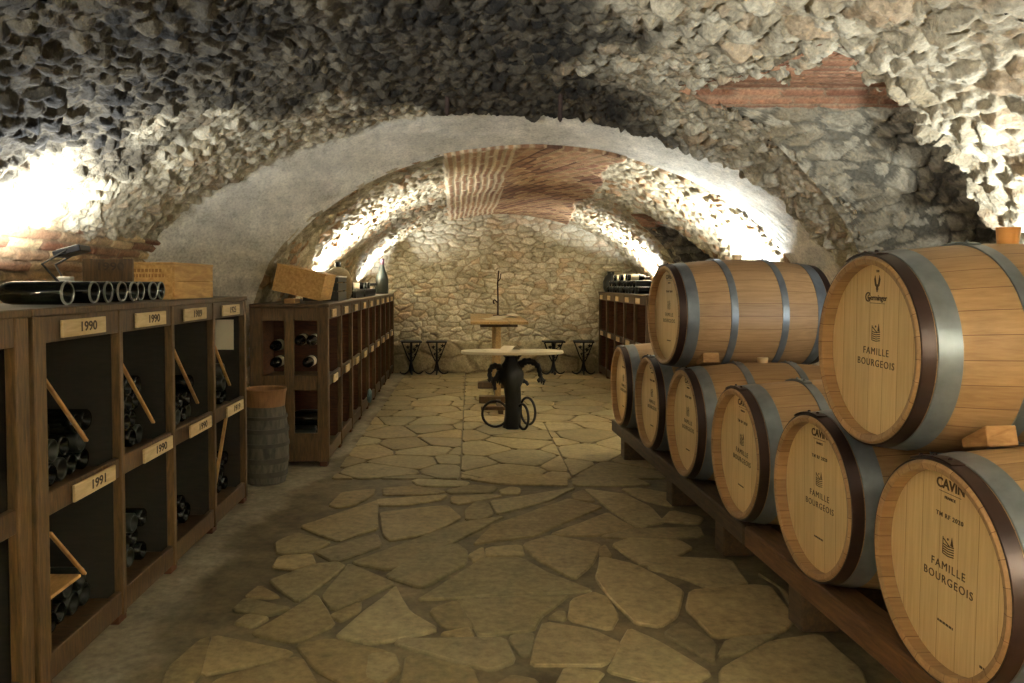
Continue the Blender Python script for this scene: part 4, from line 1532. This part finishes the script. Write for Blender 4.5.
ROT = math.radians(2.0)
data = [  # px, py of the head centre, depth, label, bung
    (949, 568, 2.065, 'nearest oak barrel of the bottom row, cut by the right photo edge', None),
    (819, 498.5, 2.78, 'second nearest oak barrel of the bottom row, under the big upper barrel', None),
    (741, 453.5, 3.50, 'third nearest oak barrel of the bottom row, with its bare staves showing', None),
    (687, 423, 4.27, 'fourth nearest oak barrel of the bottom row, carrying a cream bung', 'cream'),
    (651, 404.5, 5.00, 'second farthest oak barrel of the bottom row, under the far upper barrel', None),
    (622.5, 387.5, 5.79, 'farthest oak barrel of the bottom row', None),
    (877, 351.5, 2.425, 'nearer oak barrel of the upper layer, with bird emblem and orange bung', 'orange'),
    (671.5, 313.5, 4.62, 'farther oak barrel of the upper layer, lying beyond the big one', 'cream')]
barrels = []
for k, (px, py, dep, lab, bg) in enumerate(data):
    r = proto_b if k == 0 else copy_tree(proto_b)
    r['label'] = lab
    r['group'] = 'oak wine barrels'
    X = (px - CX) / F * dep
    zc = 0.572 if k < 6 else (1.126 if k == 6 else 1.142)
    X -= 0.043 - (0.013 if k < 6 else 0.0 if k == 6 else -0.012)
    # parts are modelled about the axis: lift them so that the empty sits at the bottom
    r.location = (X, dep, zc)
    r.rotation_euler = (random.Random(k).uniform(-0.03, 0.03), 0, ROT + math.radians([0, 0.5, 0, -0.4, 0.3, -1, 0.4, 2.5][k]))
    if k == 6:
        for ch in r.children:
            for g in ch.children:
                if g.name.startswith('lettering'):
                    g.data = meR
    if bg:
        b = new()
        if bg == 'orange':
            lathe(b, [(0, 0), (0.028, 0), (0.030, 0.02), (0.034, 0.062), (0.028, 0.062), (0.025, 0.045), (0, 0.045)], 24)
        else:
            lathe(b, [(0, 0), (0.024, 0), (0.030, 0.036), (0.027, 0.040), (0, 0.040)], 24)
        o = obj('bung', b, M['bung' if bg == 'orange' else 'bung2'], r, 40)
        o.location = (BL / 2, 0, RB - 0.012)
        o['label'] = 'orange bung' if bg == 'orange' else 'cream bung'
    barrels.append(r)


# barrel cradles: two long beams on feet, built as two stands end to end
def stand(label, y0, y1, mat, feet):
    yc = (y0 + y1) / 2
    xf = 1.262 - (y0 - 2.065) * math.tan(ROT)
    r = thing('barrel_stand', label, 'barrel stand', (xf, y0, 0), ROT)
    L = y1 - y0
    for name, x in (('front_beam', 0.0), ('rear_beam', 0.70)):
        b = new(); bx(b, x, x + 0.12, 0, L, 0.165, 0.257, 0.006)
        o = obj(name, b, mat, r)
    for y in feet:
        b = new(); bx(b, 0.03, 0.82, y - y0 - 0.06, y - y0 + 0.06, 0.0, 0.164, 0.006)
        obj('foot', b, M['beam'], r)
    return r


stand('reddish beam stand under the nearest bottom barrels', 1.35, 3.46, M['beam_red'], (1.75, 3.02))
stand('darker beam stand under the farther bottom barrels', 3.475, 6.2, M['beam'], (3.86, 4.72, 5.95))

# wedges that hold the barrels
def wedge(loc, rz, label, s=(0.10, 0.14, 0.075), tilt=0.0):
    b = new()
    prism(b, [(0, -s[1] / 2, 0), (0, s[1] / 2, 0), (0, s[1] / 2, s[2]), (0, -s[1] / 2, s[2] * 0.45)], (1, 0, 0), s[0])
    bmesh.ops.bevel(b, geom=list(b.edges), offset=0.003, segments=1, affect='EDGES')
    o = obj('barrel_wedge', b, M['wedge'])
    o.location = loc
    o.rotation_euler = (tilt, 0, rz)
    tag(o, label, 'wedge', 'wooden barrel wedges')
    return o


# ------------------------------------------------------------------ tables in the middle
t1 = G(512, 428)
tv = thing('vine_table', 'round-ended pale slab table on a black twisted vine trunk with iron rings', 'table', (t1.x, t1.y, 0))
b = new()
prof = [(0.0, 0.0), (0.076, 0.0), (0.072, 0.10), (0.068, 0.25), (0.074, 0.38), (0.115, 0.44), (0.125, 0.50), (0.095, 0.56), (0.060, 0.61), (0.052, 0.665), (0.0, 0.665)]
lathe(b, prof, 24)
for v in b.verts:
    a = math.atan2(v.co.y, v.co.x)
    k = 1 + 0.10 * math.sin(5 * a + 9 * v.co.z) + 0.07 * math.sin(3 * a - 14 * v.co.z)
    v.co.x = v.co.x * k + 0.010 * math.sin(9 * v.co.z)
    v.co.y *= k
obj('trunk', b, M['vine'], tv, 60)


def arm(pts, r0, r1, name='branch'):
    b = new()
    p = spline(pts, 6)
    n = len(p)
    tube(b, p, [(r0 + (r1 - r0) * i / (n - 1)) * (1 + 0.18 * math.sin(i * 1.9)) for i in range(n)], 8)
    obj(name, b, M['vine'], tv, 60)


arm([(0.05, 0, 0.54), (0.10, -0.02, 0.605), (0.17, -0.03, 0.615), (0.235, -0.03, 0.57), (0.255, -0.03, 0.49), (0.27, -0.03, 0.455)], 0.038, 0.015)
arm([(-0.05, 0, 0.50), (-0.11, -0.02, 0.555), (-0.17, -0.04, 0.575), (-0.205, -0.05, 0.53), (-0.205, -0.05, 0.44)], 0.036, 0.018)
arm([(-0.07, 0.0, 0.46), (-0.12, -0.03, 0.49), (-0.165, -0.05, 0.44), (-0.155, -0.05, 0.36)], 0.034, 0.014)
arm([(0.07, 0.0, 0.44), (0.12, -0.03, 0.43), (0.145, -0.04, 0.40)], 0.022, 0.012)
arm([(-0.02, 0, 0.60), (-0.06, 0, 0.66), (-0.085, 0, 0.688)], 0.016, 0.012)
arm([(0.02, 0, 0.60), (0.065, 0, 0.66), (0.09, 0, 0.688)], 0.016, 0.012)
arm([(0.0, 0.05, 0.5), (0.04, 0.16, 0.58), (0.02, 0.22, 0.50)], 0.034, 0.014)
b = new()
for (x, y) in ((-0.19, 0), (-0.14, -0.03), (0.262, -0.03)):
    for k in range(5):
        a = k * 1.3
        tube(b, [(x, y, 0.47), (x + 0.03 * math.cos(a), y + 0.03 * math.sin(a), 0.44), (x + 0.02 * math.cos(a), y + 0.02 * math.sin(a), 0.40 + 0.01 * k)], [0.012, 0.014, 0.004], 6)
obj('leaf_cluster', b, M['vine'], tv)
rings = [((-0.155, 0.02, 0.128), 0.118, (0.1, 1, 0)), ((0.092, -0.10, 0.122), 0.112, (1, 0.42, 0.0)), ((0.155, 0.14, 0.135), 0.125, (1, 0.55, 0.0))]
for c, rr, nn in rings:
    b = new()
    tube(b, ring_pts(c, rr, nn, 30), 0.0115, 8, True)
    d = Vector(c)
    tip = d + Vector((-d.x, -d.y, 0)).normalized() * (Vector((d.x, d.y, 0)).length - 0.06)
    obj('iron_ring', b, M['iron'], tv, 60)
# slab
b = new()
NT_ = 48
pts = []
for k in range(NT_):
    a = 2 * PI * k / NT_
    ca, sa = math.cos(a), math.sin(a)
    pts.append((0.47 * math.copysign(abs(ca) ** 0.75, ca), 0.21 * math.copysign(abs(sa) ** 0.75, sa)))
lo_, mid_, hi_ = [], [], []
for x, y in pts:
    lo_.append(b.verts.new((x * 0.985, y * 0.985, 0.688))); mid_.append(b.verts.new((x, y, 0.694))); hi_.append(b.verts.new((x * 0.99, y * 0.985, 0.712)))
for A, B in ((lo_, mid_), (mid_, hi_)):
    for k in range(NT_):
        b.faces.new((A[k], A[(k + 1) % NT_], B[(k + 1) % NT_], B[k]))
b.faces.new(lo_[::-1]); b.faces.new(hi_)
obj('table_top', b, M['slab'], tv)


def leaflet(loc, rz, size, label, fold=0.0, group='leaflets on the tables'):
    b = new()
    w, h = size
    n = 6
    rows = []
    for i in range(n + 1):
        t = i / n
        z = 0.0012 + fold * math.sin(PI * t)
        rows.append([b.verts.new((-w / 2, -h / 2 + h * t, z)), b.verts.new((w / 2, -h / 2 + h * t, z))])
    for i in range(n):
        b.faces.new((rows[i][0], rows[i][1], rows[i + 1][1], rows[i + 1][0]))
    r2 = bmesh.ops.extrude_face_region(b, geom=list(b.faces))
    bmesh.ops.translate(b, vec=(0, 0, 0.0015), verts=[v for v in r2['geom'] if isinstance(v, bmesh.types.BMVert)])
    bmesh.ops.recalc_face_normals(b, faces=b.faces)
    o = obj('paper_leaflet', b, M['paper'])
    o.location = loc
    o.rotation_euler = (0, 0, rz)
    return tag(o, label, 'paper', group)


leaflet((t1.x - 0.2, t1.y - 0.02, 0.712), 0.4, (0.15, 0.21), 'white leaflet lying left on the pale slab table', 0.012)
leaflet((t1.x - 0.02, t1.y + 0.02, 0.712), -0.5, (0.12, 0.21), 'curled white leaflet in the middle of the pale slab table', 0.04)
leaflet((t1.x + 0.14, t1.y - 0.08, 0.712), 1.3, (0.12, 0.2), 'flat white leaflet right of centre on the pale slab table', 0.004)

# long tasting table behind
TX, TY0, TY1, TH = 0.31, 8.30, 10.35, 0.925
tt = thing('tasting_table', 'long narrow oak table on posts standing behind the vine trunk table', 'table', (TX, TY0, 0))
LT = TY1 - TY0
b = new()
for k in range(3):
    bx(b, -0.305 + k * 0.2045, -0.305 + k * 0.2045 + 0.201, 0, LT, TH - 0.032, TH, 0.004)
obj('table_top', b, M['table'], tt)
b = new(); bx(b, -0.20, 0.20, 0.12, LT - 0.12, TH - 0.065, TH - 0.0325, 0.003); obj('apron', b, M['beam'], tt)
for y in (0.46, 1.70):
    b = new(); bx(b, -0.032, 0.032, y - 0.04, y + 0.04, 0.076, TH - 0.0655, 0.004); obj('post', b, M['table'], tt)
    b = new(); bx(b, -0.21, 0.21, y - 0.07, y + 0.07, 0.0, 0.075, 0.006); obj('foot', b, M['rack_post'], tt)
b = new(); bx(b, -0.20, 0.20, -0.40, -0.32, 0.05, 0.085, 0.004); obj('footrest', b, M['rack_post'], tt)
b = new(); bx(b, -0.025, 0.025, -0.40, 1.65, 0.012, 0.049, 0.004); obj('runner', b, M['beam'], tt)
leaflet((TX - 0.08, TY0 + 0.55, TH), 0.3, (0.2, 0.28), 'white leaflet on the long table nearest its front edge', 0.01)
leaflet((TX + 0.08, TY0 + 0.9, TH), -0.6, (0.2, 0.28), 'curled white leaflet on the long table near its middle', 0.02)
leaflet((TX + 0.17, TY0 + 1.45, TH), 0.9, (0.15, 0.21), 'white leaflet on the long table towards its right back corner', 0.025)
rd = thing('iron_rod_stand', 'thin rusty iron rod with side hook standing on the long table', 'stand', (TX + 0.03, TY0 + 1.35, TH))
b = new(); lathe(b, [(0, 0), (0.06, 0), (0.06, 0.008), (0.02, 0.016), (0, 0.016)], 20); obj('base', b, M['rust'], rd, 40)
b = new(); tube(b, [(0, 0, 0.012), (0.002, 0, 0.2), (-0.003, 0, 0.4), (0.012, 0, 0.555)], [0.011, 0.009, 0.009, 0.007], 8); obj('rod', b, M['rust'], rd, 60)
b = new(); tube(b, spline([(0, 0, 0.16), (-0.04, 0, 0.2), (-0.055, 0, 0.17), (-0.04, 0, 0.15)], 5), 0.009, 6); tube(b, spline([(0.0, 0, 0.42), (0.03, 0, 0.46), (0.035, 0, 0.52)], 5), 0.006, 6); obj('hook', b, M['rust'], rd, 60)


# ------------------------------------------------------------------ wrought iron stools along the back wall
def make_stool(label):
    r = thing('iron_stool', label, 'stool', (0, 0, 0), 0, 'wrought iron stools along the back wall')
    H, W = 0.49, 0.15
    b = new(); bx(b, -W, W, -0.13, 0.13, H - 0.022, H, 0.004); obj('seat_plate', b, M['iron'], r)
    b = new()
    for s in (-1, 1):
        tube(b, [(s * 0.135, 0, H - 0.02), (s * 0.06, 0, 0.27), (s * 0.02, 0, 0.19)], 0.010, 6)
        tube(b, [(0, s * 0.115, H - 0.02), (0, s * 0.05, 0.27), (0, s * 0.02, 0.19)], 0.010, 6)
    obj('slanted_bar', b, M['iron'], r)
    b = new(); tube(b, [(0, 0, 0.05), (0, 0, 0.14), (0, 0, 0.22), (0, 0, H - 0.02)], [0.026, 0.022, 0.018, 0.012], 10); obj('stem', b, M['iron'], r, 60)
    for k in range(4):
        a = k * PI / 2
        ca, sa = math.cos(a), math.sin(a)
        p = spline([(0.01 * ca, 0.01 * sa, 0.15), (0.035 * ca, 0.035 * sa, 0.06), (0.09 * ca, 0.09 * sa, 0.013), (0.145 * ca, 0.145 * sa, 0.022), (0.165 * ca, 0.165 * sa, 0.045)], 5)
        b = new(); tube(b, p, [0.014 - 0.006 * i / (len(p) - 1) for i in range(len(p))], 6); obj('scroll_foot', b, M['iron'], r, 60)
    b = new()
    for (x, z, s) in ((0.05, 0.36, 1), (0.085, 0.42, 1), (-0.05, 0.40, 1), (0.06, 0.29, 0.8), (-0.03, 0.30, 0.7)):
        prism(b, [(x + s * q[0], -0.008, z + s * q[1]) for q in ((0, -0.03), (0.02, -0.005), (0.03, 0.012), (0.008, 0.01), (0, 0.032), (-0.01, 0.01), (-0.03, 0.01), (-0.02, -0.008))], (0, 1, 0), 0.012)
        tube(b, [(0, 0, z - 0.06), (x, 0, z - 0.02)], 0.005, 5)
    obj('leaf_ornament', b, M['iron'], r)
    return r


st0 = make_stool('leftmost wrought iron stool, beside the back left rack')
labs = ['second wrought iron stool from the left along the back wall', 'iron stool partly hidden by the slab table, third from the left', 'rightmost wrought iron stool, beside the back right rack']
for k, px in enumerate((411.5, 437, 553, 583)):
    o = st0 if k == 0 else copy_tree(st0)
    if k:
        o['label'] = labs[k - 1]
    p = G(px, 374)
    o.location = (p.x, p.y - 0.05, 0)
    o.rotation_euler = (0, 0, [0.15, 0, 0.1, -0.1][k])

# ------------------------------------------------------------------ hooks in the vault
for px, y1, lab in ((447, 114, 'left iron hook rod hanging from the vault before the plaster arch'), (560, 120, 'right iron hook rod hanging from the vault before the plaster arch')):
    p = AT(px, y1, 4.90)
    b = new()
    tube(b, [(0, 0, 0.34), (0.002, 0, 0.1), (0, 0, 0.0)], 0.014, 8)
    tube(b, spline([(0, 0, 0.01), (0.0, -0.015, -0.008), (0.0, -0.03, 0.0), (0.0, -0.032, 0.018)], 4), 0.009, 6)
    o = obj('iron_hook', b, M['rust'], None, 60)
    o.location = p
    tag(o, lab, 'hook', 'iron hooks in the vault')

# ------------------------------------------------------------------ wedges between barrels
wedge((1.47, 2.155, 0.880), ROT + PI, 'pale wedge under the nearer upper barrel, above the nearest bottom barrel', (0.085, 0.11, 0.056), math.radians(14))
wedge((1.36, 4.355, 0.882), ROT + PI, 'small pale wedge under the farther upper barrel', (0.09, 0.12, 0.055), math.radians(14))

# ------------------------------------------------------------------ lights of the cellar
flood((-1.42, 7.75, TOP2), 60, 82, 30, 'floodlight on the back left rack hidden behind bottles', spread=140)
flood((-1.36, 10.85, TOP2), 60, 84, 10, 'floodlight at the far end of the back left rack top', spread=160)
flood((2.30, 6.45, 1.15), -60, 80, 22, 'floodlight behind the farther upper barrel by the right wall', spread=140)
flood((2.36, 10.2, 1.201), -60, 80, 28, 'floodlight on the back right rack lighting the vault', spread=150)
flood((2.42, 2.90, 1.0), 0, 76, 7, 'floodlight behind the nearer upper barrel by the right wall')
# added fill lamps, unseen behind the viewer, to lift the ambient light
flood((-2.1, -0.9, 1.2), -20, 75, 145, 'added fill floodlight on the left, unseen behind the viewer', spread=150)
flood((2.3, -0.9, 1.2), 10, 80, 90, 'added fill floodlight on the right, unseen behind the viewer', spread=120)

w = bpy.data.worlds.new('world')
SC.world = w
w.use_nodes = True
w.node_tree.nodes['Background'].inputs[0].default_value = (0.9, 0.85, 0.75, 1)
w.node_tree.nodes['Background'].inputs[1].default_value = 0.0

SC.view_settings.view_transform = 'Standard'
SC.view_settings.look = 'None'
SC.view_settings.exposure = 2.65
SC.view_settings.gamma = 1.0
SC.view_settings.use_curve_mapping = False
SC.cycles.use_denoising = True
SC.cycles.max_bounces = 8
SC.cycles.diffuse_bounces = 5
SC.cycles.sample_clamp_indirect = 6.0
